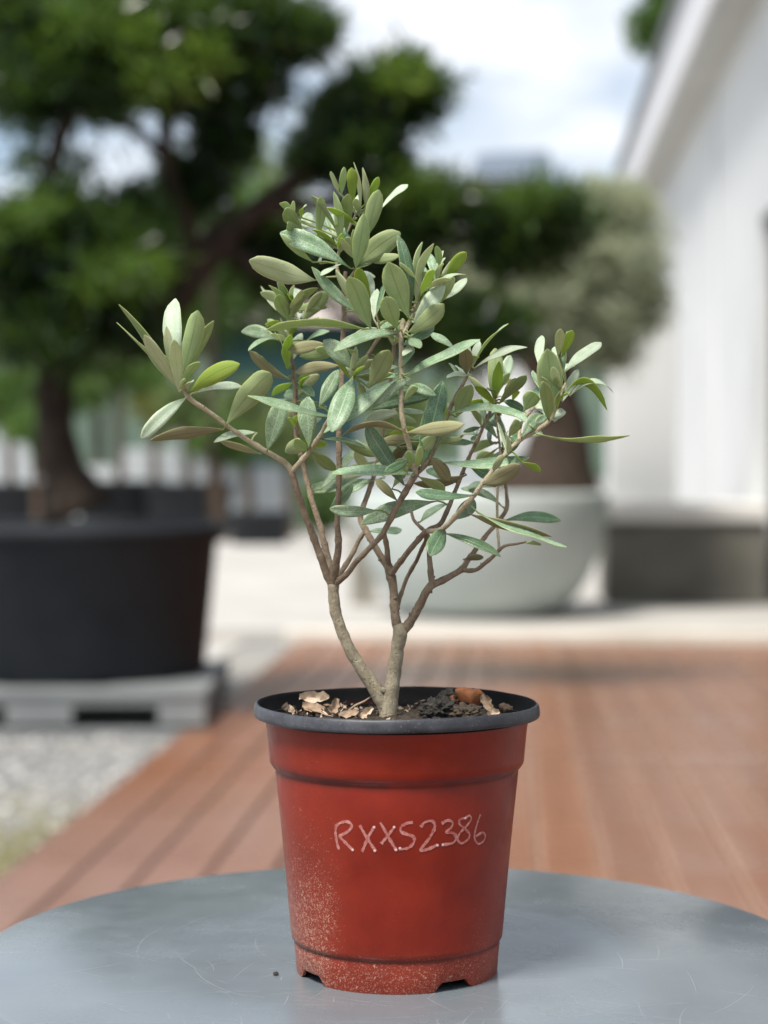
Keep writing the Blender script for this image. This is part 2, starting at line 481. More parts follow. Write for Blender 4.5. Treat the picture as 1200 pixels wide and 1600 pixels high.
# scratches cut through to pale metal: hair-thin ribbons lying in the paint
def m_plain(name, c, r=0.5, spec=0.4):
    n = N(name); return n.done(n.bsdf(c, r, None, spec))
m = MB()
for i in range(190):
    if i < 26:
        a0 = random.uniform(-2.9, 2.9); rr = random.uniform(0.07, 0.2)
        c = Vector((random.uniform(-0.03, 0.03), random.uniform(-0.03, 0.03), 0))
        ln = random.uniform(0.02, 0.9); pts = [c + Vector((rr * math.sin(a0 + ln * t / 9), -rr * math.cos(a0 + ln * t / 9), 0)) for t in range(10)]
    else:
        p = Vector((random.gauss(0.0, 0.10), random.gauss(-0.13, 0.07), 0)); an = random.uniform(0, 6.28); ln = random.uniform(0.008, 0.06); cv = random.uniform(-0.6, 0.6)
        pts = []
        for t in range(8):
            pts.append(p.copy()); p = p + Vector((math.cos(an), math.sin(an), 0)) * ln / 8; an += cv / 8
    if any(p.length > TR - 0.006 for p in pts): continue
    w = random.uniform(0.00004, 0.00011)
    vs, fs = [], []
    for t, p in enumerate(pts):
        q = pts[min(t + 1, len(pts) - 1)] - pts[max(t - 1, 0)]
        s = Vector((-q.y, q.x, 0)).normalized() * w * math.sin(math.pi * (t + 0.4) / (len(pts) - 0.2))
        vs += [p + s + Vector((0, 0, TZ + 0.00012)), p - s + Vector((0, 0, TZ + 0.00012))]
        if t: fs.append((2 * t - 2, 2 * t - 1, 2 * t + 1, 2 * t))
    m.add(vs, fs)
tag(m.build('scratches', m_plain('scratched_metal', (0.38, 0.40, 0.41), 0.4), table), kind='stuff')

# ------------------------------------------------------------------ nursery pot
PC = Vector(((620 - CX) / F * D0, D0, TZ))
def m_pot():
    n = N('red_nursery_plastic')
    v = n.coord('Object')
    sep = n.n('ShaderNodeSeparateXYZ', {'Vector': v})
    x, y, z = sep.outputs
    big = n.noise(v, 28, 5, 0.6)
    col = n.ramp(big, [(0.3, (0.135, 0.0085, 0.0030)), (0.7, (0.200, 0.0145, 0.0048))])
    # dried mud splash: fine pale specks, thick low on one side and round the foot
    sp = n.noise(v, 1150, 3, 0.75, 1.0)
    sp2 = n.noise(v, 560, 3, 0.7, 1.2)
    patch = n.noise(v, 45, 4, 0.6)
    left = n.maprange(n.math('ADD', x, n.math('MULTIPLY', n.math('SUBTRACT', patch, 0.5), 0.022)), -0.046, -0.020, 1.0, 0.0)
    low = n.maprange(n.math('ADD', z, n.math('MULTIPLY', n.math('SUBTRACT', patch, 0.5), 0.05)), 0.025, 0.125, 1.0, 0.0)
    foot = n.maprange(z, 0.012, 0.030, 0.75, 0.0)
    dens = n.math('MAXIMUM', n.math('MULTIPLY', left, n.math('ADD', n.math('MULTIPLY', low, 0.75), 0.3)), foot)
    right = n.math('MULTIPLY', n.maprange(x, 0.035, 0.05, 0.0, 1.0), n.maprange(z, 0.02, 0.07, 0.6, 0.0))
    dens = n.math('MAXIMUM', dens, right)
    dens = n.math('ADD', dens, n.maprange(z, 0.0, 0.11, 0.24, 0.05))
    thr = n.math('SUBTRACT', 0.735, n.math('MULTIPLY', dens, 0.155))
    spk = n.maprange(n.math('SUBTRACT', sp, thr), 0.0, 0.05)
    spk2 = n.maprange(n.math('SUBTRACT', sp2, n.math('ADD', thr, 0.015)), 0.0, 0.05)
    spk = n.math('MAXIMUM', spk, spk2)
    pale_tint = n.math('MULTIPLY', dens, n.math('MULTIPLY', patch, 0.14))
    col = n.mix(pale_tint, col, (0.34, 0.15, 0.09))
    col = n.mix(n.math('MULTIPLY', spk, 0.62), col, (0.50, 0.33, 0.25))
    # darker brown in the groove under the collar and over the foot
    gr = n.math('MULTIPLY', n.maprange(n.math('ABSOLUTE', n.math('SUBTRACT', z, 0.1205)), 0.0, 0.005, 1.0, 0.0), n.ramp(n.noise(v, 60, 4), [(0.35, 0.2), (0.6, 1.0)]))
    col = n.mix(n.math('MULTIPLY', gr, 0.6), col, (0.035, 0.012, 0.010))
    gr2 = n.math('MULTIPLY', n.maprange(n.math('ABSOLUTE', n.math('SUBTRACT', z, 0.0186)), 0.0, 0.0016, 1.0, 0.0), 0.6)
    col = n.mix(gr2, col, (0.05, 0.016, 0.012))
    rg = n.math('ADD', n.maprange(n.noise(v, 60, 5, 0.6), 0.3, 0.7, 0.30, 0.44), n.math('MULTIPLY', spk, 0.3))
    h = n.math('ADD', n.math('MULTIPLY', n.noise(v, 700, 3, 0.6), 0.4), n.math('MULTIPLY', spk, 0.6))
    return n.done(n.bsdf(col, rg, n.bump(h, 0.2, 0.0006), 0.28))
M_POT = m_pot()
def m_rim():
    n = N('black_rim_plastic')
    v = n.coord('Object')
    sep = n.n('ShaderNodeSeparateXYZ', {'Vector': v})
    worn = n.ramp(n.noise(v, 70, 6, 0.7), [(0.30, 0.25), (0.72, 1.0)])
    side = n.maprange(sep.outputs['X'], -0.05, 0.06, 1.0, 0.45)  # light from the left painted in: rim grey weakens to the right
    rr = n.math('SQRT', n.math('ADD', n.math('POWER', sep.outputs['X'], 2.0), n.math('POWER', sep.outputs['Y'], 2.0)))
    face = n.maprange(rr, 0.0825, 0.0848, 0.05, 1.0)          # chalky bloom only on the outer face
    col = n.mix(n.math('MULTIPLY', n.math('MULTIPLY', worn, side), face), (0.006, 0.0065, 0.008), (0.075, 0.080, 0.096))
    sp = n.ramp(n.noise(v, 900, 3, 0.7), [(0.62, 0.0), (0.72, 1.0)])
    col = n.mix(n.math('MULTIPLY', sp, 0.35), col, (0.42, 0.40, 0.38))
    return n.done(n.bsdf(col, 0.45, n.bump(n.noise(v, 420, 4, 0.6), 0.10, 0.0004), 0.35))
M_RIM = m_rim()
M_POT_IN = m_simple('black_pot_inside', (0.0035, 0.0036, 0.004), (0.008, 0.008, 0.009), 60, 0.75, 0.2, 0.0005, 0.08)
pot = empty('plant_pot', PC)
tag(pot, 'red plastic nursery pot with black rim and handwritten code', 'plant pot')
SEG = 240
def notch(a):
    """four drain notches round the foot"""
    h = 0.0
    for c in (33, 123, 213, 303):
        d = abs((math.degrees(a) - c + 180) % 360 - 180)
        h = max(h, min(1.0, max(0.0, (12.5 - d) / 4.5)))
    return h
POTP = [(0.0596, 0.0), (0.0600, 0.0012), (0.0604, 0.008), (0.0613, 0.0165), (0.0608, 0.0186), (0.0618, 0.0196), (0.0628, 0.0206), (0.0631, 0.023),
        (0.0660, 0.055), (0.0692, 0.088), (0.0724, 0.1180), (0.0719, 0.1197), (0.0740, 0.1214), (0.0756, 0.1240), (0.0760, 0.128), (0.0776, 0.1445), (0.0782, 0.1475), (0.0782, 0.1495)]
def pot_r(z):
    for (r0, z0), (r1, z1) in zip(POTP, POTP[1:]):
        if z0 <= z <= z1: return r0 + (r1 - r0) * (z - z0) / max(z1 - z0, 1e-9)
    return 0.07
def potz(k, a, z):
    if k <= 3:
        return z + notch(a) * 0.0054 * max(0.0, 1 - z / 0.0166)
    return z
m = MB()
m.lathe(POTP, SEG, (0, 0, 0), 0, zf=potz)
# inner skin and floor of the pot
m.lathe([(0.0578, 0.0), (0.0582, 0.008), (0.0590, 0.02), (0.0700, 0.118), (0.0738, 0.1225), (0.0756, 0.144), (0.0768, 0.1484)], SEG, (0, 0, 0), 1, zf=lambda k, a, z: z + (notch(a) * 0.0054 if k == 0 else 0))
m.lathe([(0.0590, 0.012), (0.0005, 0.012)], 64, (0, 0, 0), 1)
# foot ring joining the two skins
rs = [(0.0578, 0.0), (0.0596, 0.0)]
m.lathe(rs, SEG, (0, 0, 0), 0, zf=lambda k, a, z: z + notch(a) * 0.0054)
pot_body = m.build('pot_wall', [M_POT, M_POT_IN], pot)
m = MB()
rimp = [(0.0783, 0.1500), (0.0800, 0.1506), (0.0832, 0.1508), (0.0845, 0.1511), (0.0851, 0.1520), (0.0852, 0.1536), (0.0850, 0.1556), (0.0846, 0.1576), (0.0839, 0.1586), (0.0830, 0.1588), (0.0823, 0.1582), (0.0818, 0.1565), (0.0806, 0.1535), (0.0790, 0.1505), (0.0768, 0.1480)]
def rimz(k, a, z):
    return z + 0.0004 * math.sin(3 * a + 0.4) + 0.00008 * math.sin(11 * a) + 0.00012 * mnoise.noise(Vector((math.cos(a) * 9, math.sin(a) * 9, 0)))
m.lathe(rimp[:10], SEG, (0, 0, 0), 0, zf=rimz)
m.lathe(rimp[9:], SEG, (0, 0, 0), 1, zf=rimz)
m.build('rim', [M_RIM, M_POT_IN], pot)

# handwriting: paint-marker strokes lying on the pot's cone (traced at 2.4x from corner 380,1040)
GLYPHS = {
 'R': [[(349, 598), (347, 630), (352, 662), (360, 690)], [(346, 604), (364, 590), (390, 585), (407, 598), (398, 618), (372, 634), (362, 640), (384, 664), (411, 691)]],
 'X': [[(437, 598), (455, 630), (478, 668), (498, 697)], [(491, 606), (470, 642), (446, 698)]],
 'X.': [[(514, 588), (535, 625), (556, 662), (573, 690)], [(567, 606), (545, 634), (518, 668)]],
 'S': [[(636, 588), (612, 592), (592, 606), (592, 622), (612, 632), (638, 642), (640, 662), (618, 684), (584, 688)]],
 '2': [[(666, 606), (680, 588), (704, 582), (718, 594), (714, 618), (694, 652), (666, 690), (692, 688), (728, 672)]],
 '3': [[(744, 592), (766, 580), (784, 588), (780, 606), (762, 624), (786, 628), (798, 644), (786, 664), (748, 672)]],
 '8': [[(832, 572), (848, 562), (854, 576), (838, 600), (812, 628), (804, 652), (818, 666), (840, 654), (848, 634), (832, 612), (812, 596), (812, 578), (830, 572)]],
 '6': [[(889, 558), (878, 588), (868, 626), (868, 652), (880, 668), (898, 660), (907, 640), (896, 626), (872, 640)]],
}
DOTS = [(411, 691), (494, 694), (491, 606), (566, 606), (573, 691), (588, 685), (728, 674), (748, 672), (832, 572)]
def on_pot(px, py, lift):
    """march the sight line of a traced point to the pot's wall, in pot coordinates"""
    x, y = 380 + px / 2.4, 1040 + py / 2.4
    d = D0 - 0.085
    for _ in range(60):
        p = at(x, y, d) - PC
        rr = math.hypot(p.x, p.y); target = pot_r(p.z)
        if rr <= target: break
        d += (rr - target) * 0.8
    nrm = Vector((p.x, p.y, 0)).normalized()
    return p + nrm * lift, nrm
n_ = N('white_paint_marker')
vv = n_.coord('Object')
inkf = n_.ramp(n_.noise(vv, 420, 5, 0.75), [(0.34, 0.0), (0.66, 1.0)])
M_INK = n_.done(n_.bsdf(n_.mix(inkf, (0.25, 0.034, 0.022), (0.42, 0.21, 0.19)), 0.55, None, 0.3))
m = MB()
for gi, strokes in enumerate(GLYPHS.values()):
    for st in strokes:
        P = [Vector((a, b, 0)) for a, b in st]
        Q, _ = catmull(P, [1] * len(P), 3.0)
        vs, fs = [], []
        wpx = 0.00096 if gi < 6 else 0.00076
        W3 = [on_pot(q.x, q.y, 0.00016 + 0.00002 * (gi % 3)) for q in Q]
        for t, (p, nrm) in enumerate(W3):
            tg = (W3[min(t + 1, len(W3) - 1)][0] - W3[max(t - 1, 0)][0]).normalized()
            sd = nrm.cross(tg).normalized()
            w = wpx * (0.85 + 0.45 * mnoise.noise(Vector((t * 0.22, gi * 3.1, 0))) + 0.2 * mnoise.noise(Vector((t * 0.9, gi * 5.1, 2))))
            vs += [p + sd * w, p - sd * w]
            if t:
                o = 2 * (t - 1)
                fs += [(o, o + 1, o + 3, o + 2)]
        m.add(vs, fs, 0, False)
for dx, dy in DOTS:
    p, nrm = on_pot(dx, dy, 0.0003)
    a = nrm.cross(Vector((0, 0, 1))).normalized(); b = a.cross(nrm)
    m.add([p + 0.0008 * (a * math.cos(t * 0.7854) + b * math.sin(t * 0.7854)) for t in range(8)] + [p + nrm * 0.0003], [(i, (i + 1) % 8, 8) for i in range(8)], 1, True)
m.build('handwriting', [M_INK, m_plain('thick_marker_paint', (0.50, 0.34, 0.32), 0.5)], pot)

# ------------------------------------------------------------------ soil
def m_litter(name, a, b):
    n = N(name)
    v = n.coord('Object')
    c = n.ramp(n.noise(v, 130, 5, 0.65), [(0.3, a), (0.7, b)])
    return n.done(n.bsdf(c, 0.8, n.bump(n.noise(v, 420, 4, 0.7), 0.6, 0.001), 0.25))
L_PALE = m_litter('dry_leaf_pale', (0.36, 0.27, 0.19), (0.58, 0.47, 0.36))
L_TAN = m_litter('dry_leaf_tan', (0.24, 0.165, 0.11), (0.42, 0.31, 0.22))
L_RUST = m_litter('dry_leaf_rust', (0.13, 0.045, 0.02), (0.32, 0.13, 0.055))
def m_soil():
    n = N('dark_potting_soil')
    v = n.coord('Object')
    f = n.noise(v, 240, 6, 0.7)
    col = n.ramp(f, [(0.3, (0.018, 0.014, 0.011)), (0.6, (0.060, 0.046, 0.035)), (0.8, (0.14, 0.11, 0.085))])
    return n.done(n.bsdf(col, 0.92, n.bump(n.noise(v, 500, 5, 0.7), 0.8, 0.002), 0.2))
M_SOIL = m_soil()
m = MB()
vs, fs = [], []
NR, NA = 26, 72
for i in range(NR + 1):
    r = 0.0752 * i / NR
    for j in range(NA):
        a = 2 * math.pi * j / NA
        x, y = r * math.cos(a), r * math.sin(a)
        h = 0.1465 + 0.0035 * mnoise.noise(Vector((x * 60, y * 60, 1.7))) + 0.0025 * mnoise.noise(Vector((x * 190, y * 190, 4.2))) + 0.004 * math.exp(-(r / 0.02) ** 2)
        h += 0.0075 * math.exp(-(((x - 0.022) / 0.014) ** 2 + ((y - 0.01) / 0.02) ** 2)) + 0.006 * math.exp(-(((x - 0.052) / 0.016) ** 2 + ((y - 0.0) / 0.03) ** 2)) + 0.004 * math.exp(-(((x + 0.045) / 0.022) ** 2 + (y / 0.03) ** 2))
        vs.append((x, y, h))
for i in range(NR):
    for j in range(NA):
        a, b = i * NA + j, i * NA + (j + 1) % NA
        fs.append((a, b, b + NA, a + NA))
m.add(vs, fs, 0, True)
# crumbs
for i in range(900):
    r, a = 0.072 * math.sqrt(random.random()), random.uniform(0, 6.283)
    x, y = r * math.cos(a), r * math.sin(a)
    if 0.004 < x < 0.045: s = random.uniform(0.0008, 0.0026)
    else: s = random.uniform(0.0005, 0.0018)
    h = 0.1470 + 0.0075 * math.exp(-(((x - 0.022) / 0.014) ** 2 + ((y - 0.01) / 0.02) ** 2)) + 0.006 * math.exp(-(((x - 0.052) / 0.016) ** 2 + (y / 0.03) ** 2)) + 0.004 * math.exp(-(((x + 0.045) / 0.022) ** 2 + (y / 0.03) ** 2)) + random.uniform(-0.001, 0.0015)
    m.add([Vector((x, y, h)) + Vector(c_) * s * random.uniform(0.6, 1.3) for c_ in cube], [tuple(f_) for f_ in octf])
for i in range(240):        # shredded bark and leaf chips
    r, a = 0.073 * math.sqrt(random.random()), random.uniform(0, 6.283)
    x, y = r * math.cos(a), r * math.sin(a)
    if x > 0.0 and random.random() < 0.55: continue
    h = 0.1488 + 0.0075 * math.exp(-(((x - 0.022) / 0.014) ** 2 + ((y - 0.01) / 0.02) ** 2)) + 0.005 * math.exp(-(((x + 0.045) / 0.022) ** 2 + (y / 0.03) ** 2)) + random.uniform(-0.0005, 0.0035)
    d1 = Vector((random.uniform(-1, 1), random.uniform(-1, 1), random.uniform(-0.5, 0.7))).normalized(); d2 = d1.cross(Vector((random.uniform(-1, 1), random.uniform(-1, 1), 1))).normalized(); d3 = d1.cross(d2)
    ln, wd = random.uniform(0.002, 0.0075), random.uniform(0.0006, 0.0022)
    c = Vector((x, y, h))
    m.add([c - d1 * ln * 0.5, c + d2 * wd * 0.6 + d3 * 0.0004, c + d1 * ln * 0.5 + d3 * 0.0006, c - d2 * wd * 0.5, c + d3 * 0.0008], [(0, 1, 4), (1, 2, 4), (2, 3, 4), (3, 0, 4), (1, 0, 3, 2)], 1 + (i % 2))
soil = m.build('potting_soil', [M_SOIL, L_PALE, L_TAN], None)
soil.location = PC
tag(soil, 'dark crumbly potting soil inside the red pot', 'soil', kind='stuff')

def blob(name, c, rad, rough, mat, seed, sub=3, freq=1.6):
    import bmesh
    bm = bmesh.new()
    bmesh.ops.create_icosphere(bm, subdivisions=sub, radius=1.0)
    sv = Vector((seed * 3.1, seed * 1.7, seed * 0.9))
    for v in bm.verts:
        d = v.co.copy()
        k = 1 + rough * (mnoise.noise(d * freq + sv) + 0.55 * mnoise.noise(d * freq * 2.7 + sv) + 0.3 * mnoise.noise(d * freq * 6 + sv))
        v.co = Vector((d.x * rad[0], d.y * rad[1], d.z * rad[2])) * k
    for f in bm.faces: f.smooth = True
    me = bpy.data.meshes.new(name); bm.to_mesh(me); bm.free()
    me.materials.append(mat)
    o = bpy.data.objects.new(name, me); COL.objects.link(o); o.location = c
    return o
M_CLOD = m_simple('dark_soil_clod', (0.022, 0.020, 0.018), (0.085, 0.076, 0.066), 260, 0.95, 0.9, 0.002)
o = blob('soil_clod', PC + Vector((0.0250, -0.006, 0.1545)), (0.0105, 0.0095, 0.0062), 0.55, M_CLOD, 2.0, 5, 3.0)
tag(o, 'crumbly grey-black soil clod just right of the trunks', 'soil clod')
o = blob('soil_clod', PC + Vector((0.0300, 0.004, 0.1605)), (0.0052, 0.005, 0.0046), 0.55, M_CLOD, 5.0, 4, 3.2)
tag(o, 'small round black soil crumb perched on the larger clod', 'soil clod')
o = blob('soil_clod', PC + Vector((0.0405, -0.012, 0.1525)), (0.009, 0.008, 0.0056), 0.42, m_simple('brown_soil_clod', (0.05, 0.036, 0.025), (0.15, 0.115, 0.08), 240, 0.95, 0.9, 0.002), 9.0, 5, 3.2)
tag(o, 'brown soil lump under the rust-coloured dead leaf', 'soil clod')

def litter(label, c, L, W, mat, rot, curl, seed, name='dry_leaf'):
    L *= 0.86; W *= 0.84; c = (c[0], c[1], c[2] + 0.0006)
    m = MB(); vs, fs = [], []
    n1, n2 = 10, 6
    for lay, dz in ((0, 0.00035), (1, -0.00035)):
        for i in range(n1 + 1):
            s = i / n1
            hw = W / 2 * (math.sin(math.pi * min(max(s * 0.9 + 0.07, 0), 1)) ** 0.5)
            for j in range(n2 + 1):
                t = j / n2 * 2 - 1
                jag = 1 + 0.75 * mnoise.noise(Vector((s * 5.5, seed, 3.0 if t > 0 else 8.0)))
                x, y = (s - 0.5) * L * (1 + 0.18 * mnoise.noise(Vector((t * 3, seed * 2, 1)))), t * hw * jag
                z = curl * (t * t) * W + 0.17 * L * mnoise.noise(Vector((s * 3.2 + seed, t * 1.8, seed))) + 0.06 * L * mnoise.noise(Vector((s * 9 + seed, t * 6, seed))) + 0.3 * curl * L * (s - 0.5) ** 2 + dz
                vs.append((x, y, z))
    w = n2 + 1; off = (n1 + 1) * w
    for i in range(n1):
        for j in range(n2):
            a = i * w + j
            fs.append((a, a + w, a + w + 1, a + 1)); fs.append((a + off, a + 1 + off, a + w + 1 + off, a + w + off))
    m.add(vs, fs, 0, True)
    o = m.build(name, mat); o.location = PC + Vector(c); o.rotation_euler = [R(q) for q in rot]
    tag(o, label, 'dry leaf', 'dead leaves lying on the potting soil')
litter('long pale cream dry leaf lying along the back of the soil', (-0.050, 0.018, 0.1582), 0.021, 0.008, L_PALE, (62, 0, 6), 0.25, 1.0)
litter('cream dry leaf scrap at the left end of the soil', (-0.0655, -0.006, 0.1535), 0.010, 0.007, L_PALE, (50, 35, 30), 0.5, 2.0)
litter('upright tan dry leaf midway between rim and trunks', (-0.0370, 0.006, 0.1545), 0.012, 0.007, L_TAN, (60, -70, 20), 0.4, 3.0)
litter('cream curled dry leaf leaning against the base of the trunks', (-0.0175, -0.018, 0.1535), 0.011, 0.0055, L_PALE, (55, -35, 10), 0.35, 4.0)
litter('flat tan dry leaf in front of the upright one', (-0.0280, -0.020, 0.1520), 0.014, 0.007, L_TAN, (30, -10, 10), 0.3, 5.0)
litter('brown dry leaf under the long cream one', (-0.0500, 0.000, 0.1525), 0.016, 0.009, L_TAN, (35, 8, -12), 0.4, 6.0)
litter('large rust-brown crumpled dead leaf arching over the soil', (0.0435, 0.004, 0.1645), 0.020, 0.0135, L_RUST, (48, 6, -12), -0.55, 7.0)
litter('small rust-brown dead leaf hanging left of the large one', (0.0340, 0.000, 0.1585), 0.009, 0.008, L_RUST, (70, 60, 0), -0.4, 8.0)
litter('beige papery dead leaf standing right of the rust-brown one', (0.0535, -0.004, 0.1580), 0.013, 0.007, L_TAN, (70, 60, -20), 0.5, 9.0)
litter('cream leaf scrap by the right end of the soil', (0.0565, -0.022, 0.1530), 0.009, 0.006, L_PALE, (50, -20, 15), 0.4, 10.0)
litter('dark brown curled dead leaf against the right inner rim', (0.0640, -0.004, 0.1555), 0.009, 0.008, m_litter('dry_leaf_dark', (0.035, 0.025, 0.018), (0.12, 0.08, 0.055)), (65, 20, -30), -0.6, 11.0)
for i, (c, rz, ry, L, lab) in enumerate([((-0.022, 0.004, 0.1570), 12, -28, 0.016, 'thin brown twig leaning towards the left trunk'),
                                ((-0.044, -0.012, 0.1530), -25, 14, 0.014, 'thin brown twig under the pale dry leaves'),
                                ((0.004, -0.03, 0.1510), 8, -4, 0.013, 'short tan twig in front of the trunks on the soil')]):
    m = MB(); m.tube([(-L / 2, 0, 0), (-L / 6, 0.0006, 0.0005), (L / 5, -0.0004, 0.0002), (L / 2, 0, 0.0006)], [0.0007, 0.0008, 0.0006, 0.0004], 6)
    o = m.build('twig', L_TAN); o.location = PC + Vector(c); o.rotation_euler = (0, R(ry), R(rz))
    tag(o, lab, 'twig', 'twigs on the potting soil')
pp = at(431, 1524, 0.295 * F / (1524 - HY)); pp.z = TZ + 0.0011
o = blob('soil_crumb', pp, (0.0016, 0.0014, 0.0013), 0.35, M_CLOD, 12.0, 2)
tag(o, 'single brown soil crumb lying on the table beside the pot', 'crumb')

# ------------------------------------------------------------------ olive sapling
# every stem: points (column, row, radius) in photo pixels at the pot's distance, with its depth (m, + = away from the lens)
BR = [
 ('trunk', 'o', [(607, 1126, 16, 0), (609, 1100, 14, 0), (615, 1060, 12.5, 0), (621, 1012, 11.5, -.002), (625, 988, 13, -.003), (622, 976, 9.5, -.003)]),
 ('trunk', 'o', [(606, 1118, 13, .002), (598, 1096, 13, .002), (586, 1076, 13, .002), (573, 1056, 11.5, .002), (554, 1028, 10.5, .002), (540, 1000, 9.8, .002), (528, 968, 9.5, .002), (522, 938, 10, .002), (520, 912, 9.5, .002)]),
 # from the right trunk
 ('branch', 'm', [(622, 984, 9.5, -.003), (617, 962, 8.6, 0), (616, 940, 8.2, .004), (614, 915, 8, .006), (609, 892, 9, .008), (605, 880, 7, .008)]),
 ('branch', 'm', [(608, 890, 7, .008), (592, 864, 6.5, .015), (576, 836, 6, .022), (564, 812, 5.6, .03), (567, 792, 5.2, .034), (576, 768, 5, .038), (584, 745, 4.6, .042), (594, 700, 4, .046), (602, 645, 3.8, .05), (611, 590, 3.6, .05), (615, 542, 3.2, .048), (612, 515, 2.4, .046)]),
 ('branch', 'm', [(607, 886, 6.5, .008), (605, 860, 5, .004), (600, 831, 4.2, 0)]),
 ('branch', 'm', [(611, 897, 6.5, .006), (624, 880, 5.4, -.004), (642, 857, 5, -.012), (660, 836, 5.2, -.02), (670, 828, 5.4, -.022), (688, 818, 4.8, -.016), (700, 795, 4.4, -.012), (710, 772, 4, -.006), (722, 740, 3.6, 0), (737, 706, 3.4, .004), (746, 688, 3.4, .006), (757, 662, 2.8, .008), (768, 640, 2.4, .01)]),
 ('branch', 'n', [(668, 830, 5, -.022), (692, 826, 4.6, -.034), (718, 800, 4.6, -.042), (742, 772, 4.4, -.046), (757, 752, 4, -.048), (785, 715, 3.8, -.048), (812, 688, 4, -.046), (836, 674, 4.2, -.044), (856, 660, 4, -.042), (866, 643, 3.6, -.040), (875, 620, 3, -.038), (884, 598, 2, -.036)]),
 ('branch', 'n', [(811, 689, 3.4, -.046), (815, 662, 3, -.036), (829, 642, 2.9, -.03), (843, 623, 2.8, -.026), (846, 600, 2, -.022)]),
 ('branch', 'm', [(668, 832, 4, -.02), (662, 852, 3.8, -.004), (648, 880, 3.8, .010), (633, 910, 4, .016), (622, 945, 4.2, .012), (619, 962, 4, .006)]),
 ('branch', 'm', [(624, 990, 10, -.003), (640, 974, 8.4, -.004), (655, 946, 7.8, -.006), (667, 923, 7.6, -.008), (676, 912, 7.4, -.008)]),
 ('branch', 'm', [(676, 914, 6.4, -.008), (673, 892, 5.2, -.006), (671, 868, 4.6, -.003), (669, 838, 4.2, .002), (655, 822, 3.4, .006), (646, 812, 3, .01), (641, 790, 2.6, .014)]),
 ('branch', 'm', [(674, 915, 7, -.008), (700, 902, 6.2, 0), (722, 889, 6, .008), (732, 874, 5.6, .012), (747, 853, 4.8, .018), (760, 836, 4.4, .022), (777, 816, 4.2, .028), (791, 796, 4.4, .032), (791, 770, 3, .036), (788, 735, 2.6, .04), (784, 700, 2.2, .042)]),
 ('branch', 'm', [(722, 891, 4.6, .008), (742, 891, 4, 0), (758, 880, 3.8, -.006), (776, 864, 3.4, -.012), (788, 853, 3, -.016), (806, 850, 2.2, -.02), (822, 847, 1.6, -.024)]),
 ('branch', 'n', [(780, 861, 2.6, -.012), (778, 828, 2.6, 0), (777, 790, 2.6, .01), (778, 752, 2.4, .016), (782, 712, 2.2, .02), (776, 660, 2.1, .02), (774, 622, 2, .016)]),
 # from the left trunk
 ('branch', 'm', [(520, 916, 8.2, .002), (510, 894, 7.2, 0), (497, 858, 6.6, -.004), (485, 826, 6.4, -.008), (474, 795, 6, -.012), (463, 762, 5.8, -.016), (455, 735, 6.2, -.018)]),
 ('branch', 'n', [(456, 738, 5.6, -.018), (444, 722, 5, -.02), (402, 697, 4.6, -.024), (362, 670, 4.2, -.028), (330, 646, 4.2, -.030), (298, 624, 4.4, -.032), (290, 612, 4.4, -.032), (284, 596, 3, -.033), (279, 572, 2, -.034)]),
 ('branch', 'n', [(455, 737, 5.4, -.018), (469, 722, 4.6, -.022), (484, 704, 4.6, -.028), (498, 684, 4, -.034), (511, 660, 3.4, -.038), (518, 648, 2.6, -.040)]),
 ('branch', 'm', [(518, 908, 7, .002), (514, 880, 6.6, .012), (507, 850, 6.2, .018), (499, 818, 5.6, .022), (488, 786, 5.4, .026), (479, 748, 5, .03), (473, 722, 4.8, .032), (466, 694, 4.6, .034), (462, 665, 4.6, .034), (461, 632, 4.4, .034), (461, 600, 4.4, .034), (456, 566, 4, .034), (452, 538, 3.4, .034), (452, 508, 2.8, .034), (458, 478, 2.2, .034)]),
 ('branch', 'm', [(521, 916, 8, .002), (524, 886, 7.4, -.004), (529, 850, 6.4, -.008), (527, 810, 5.2, -.010), (529, 770, 5, -.012), (530, 735, 5.2, -.012), (530, 690, 5.4, -.010), (531, 640, 5, -.006), (534, 595, 4.8, -.002), (535, 555, 4.8, 0), (537, 500, 4.6, 0), (538, 455, 4.4, 0), (540, 424, 3.6, 0)]),
 ('branch', 'n', [(538, 450, 4, 0), (530, 432, 3.4, .002), (526, 412, 3, .004), (530, 390, 2.6, .004), (541, 364, 2.2, .004), (556, 335, 1.8, .004)]),
 ('branch', 'n', [(539, 448, 3.4, 0), (550, 430, 2.8, -.004), (560, 414, 2.4, -.006), (572, 372, 2, -.006)]),
 ('branch', 'm', [(523, 908, 6, .002), (534, 892, 5, .010), (548, 870, 4.6, .018), (560, 846, 4.2, .024), (568, 832, 4, .024)]),
 ('branch', 'm', [(524, 912, 6.6, .002), (540, 899, 5.4, -.010), (560, 874, 5, -.018), (590, 844, 5, -.028), (606, 820, 5.2, -.032), (622, 788, 5.6, -.036), (640, 758, 5.8, -.038), (651, 738, 6.4, -.038)]),
 ('branch', 'n', [(650, 742, 5.6, -.038), (645, 720, 4.8, -.042), (638, 692, 4.6, -.046), (630, 660, 4.4, -.05), (626, 615, 4.2, -.05), (627, 570, 4, -.048), (627, 530, 4.4, -.046), (629, 508, 4, -.045), (631, 500, 3.6, -.044)]),
 ('branch', 'n', [(628, 524, 4, -.046), (638, 508, 3.4, -.046), (646, 486, 3.2, -.046), (654, 464, 2.8, -.045), (664, 444, 2.2, -.044), (680, 430, 1.6, -.042)]),
 ('branch', 'm', [(651, 738, 5.4, -.038), (668, 722, 4.8, -.034), (683, 690, 4.4, -.028), (698, 652, 4.2, -.022), (712, 620, 3.6, -.018), (728, 592, 3, -.014), (737, 574, 2.6, -.012)]),
 ('branch', 'm', [(628, 528, 3.2, -.046), (612, 519, 3.2, -.044), (596, 524, 3.2, -.044), (580, 546, 3.2, -.046), (562, 574, 3.2, -.05), (551, 590, 3, -.052)]),
]
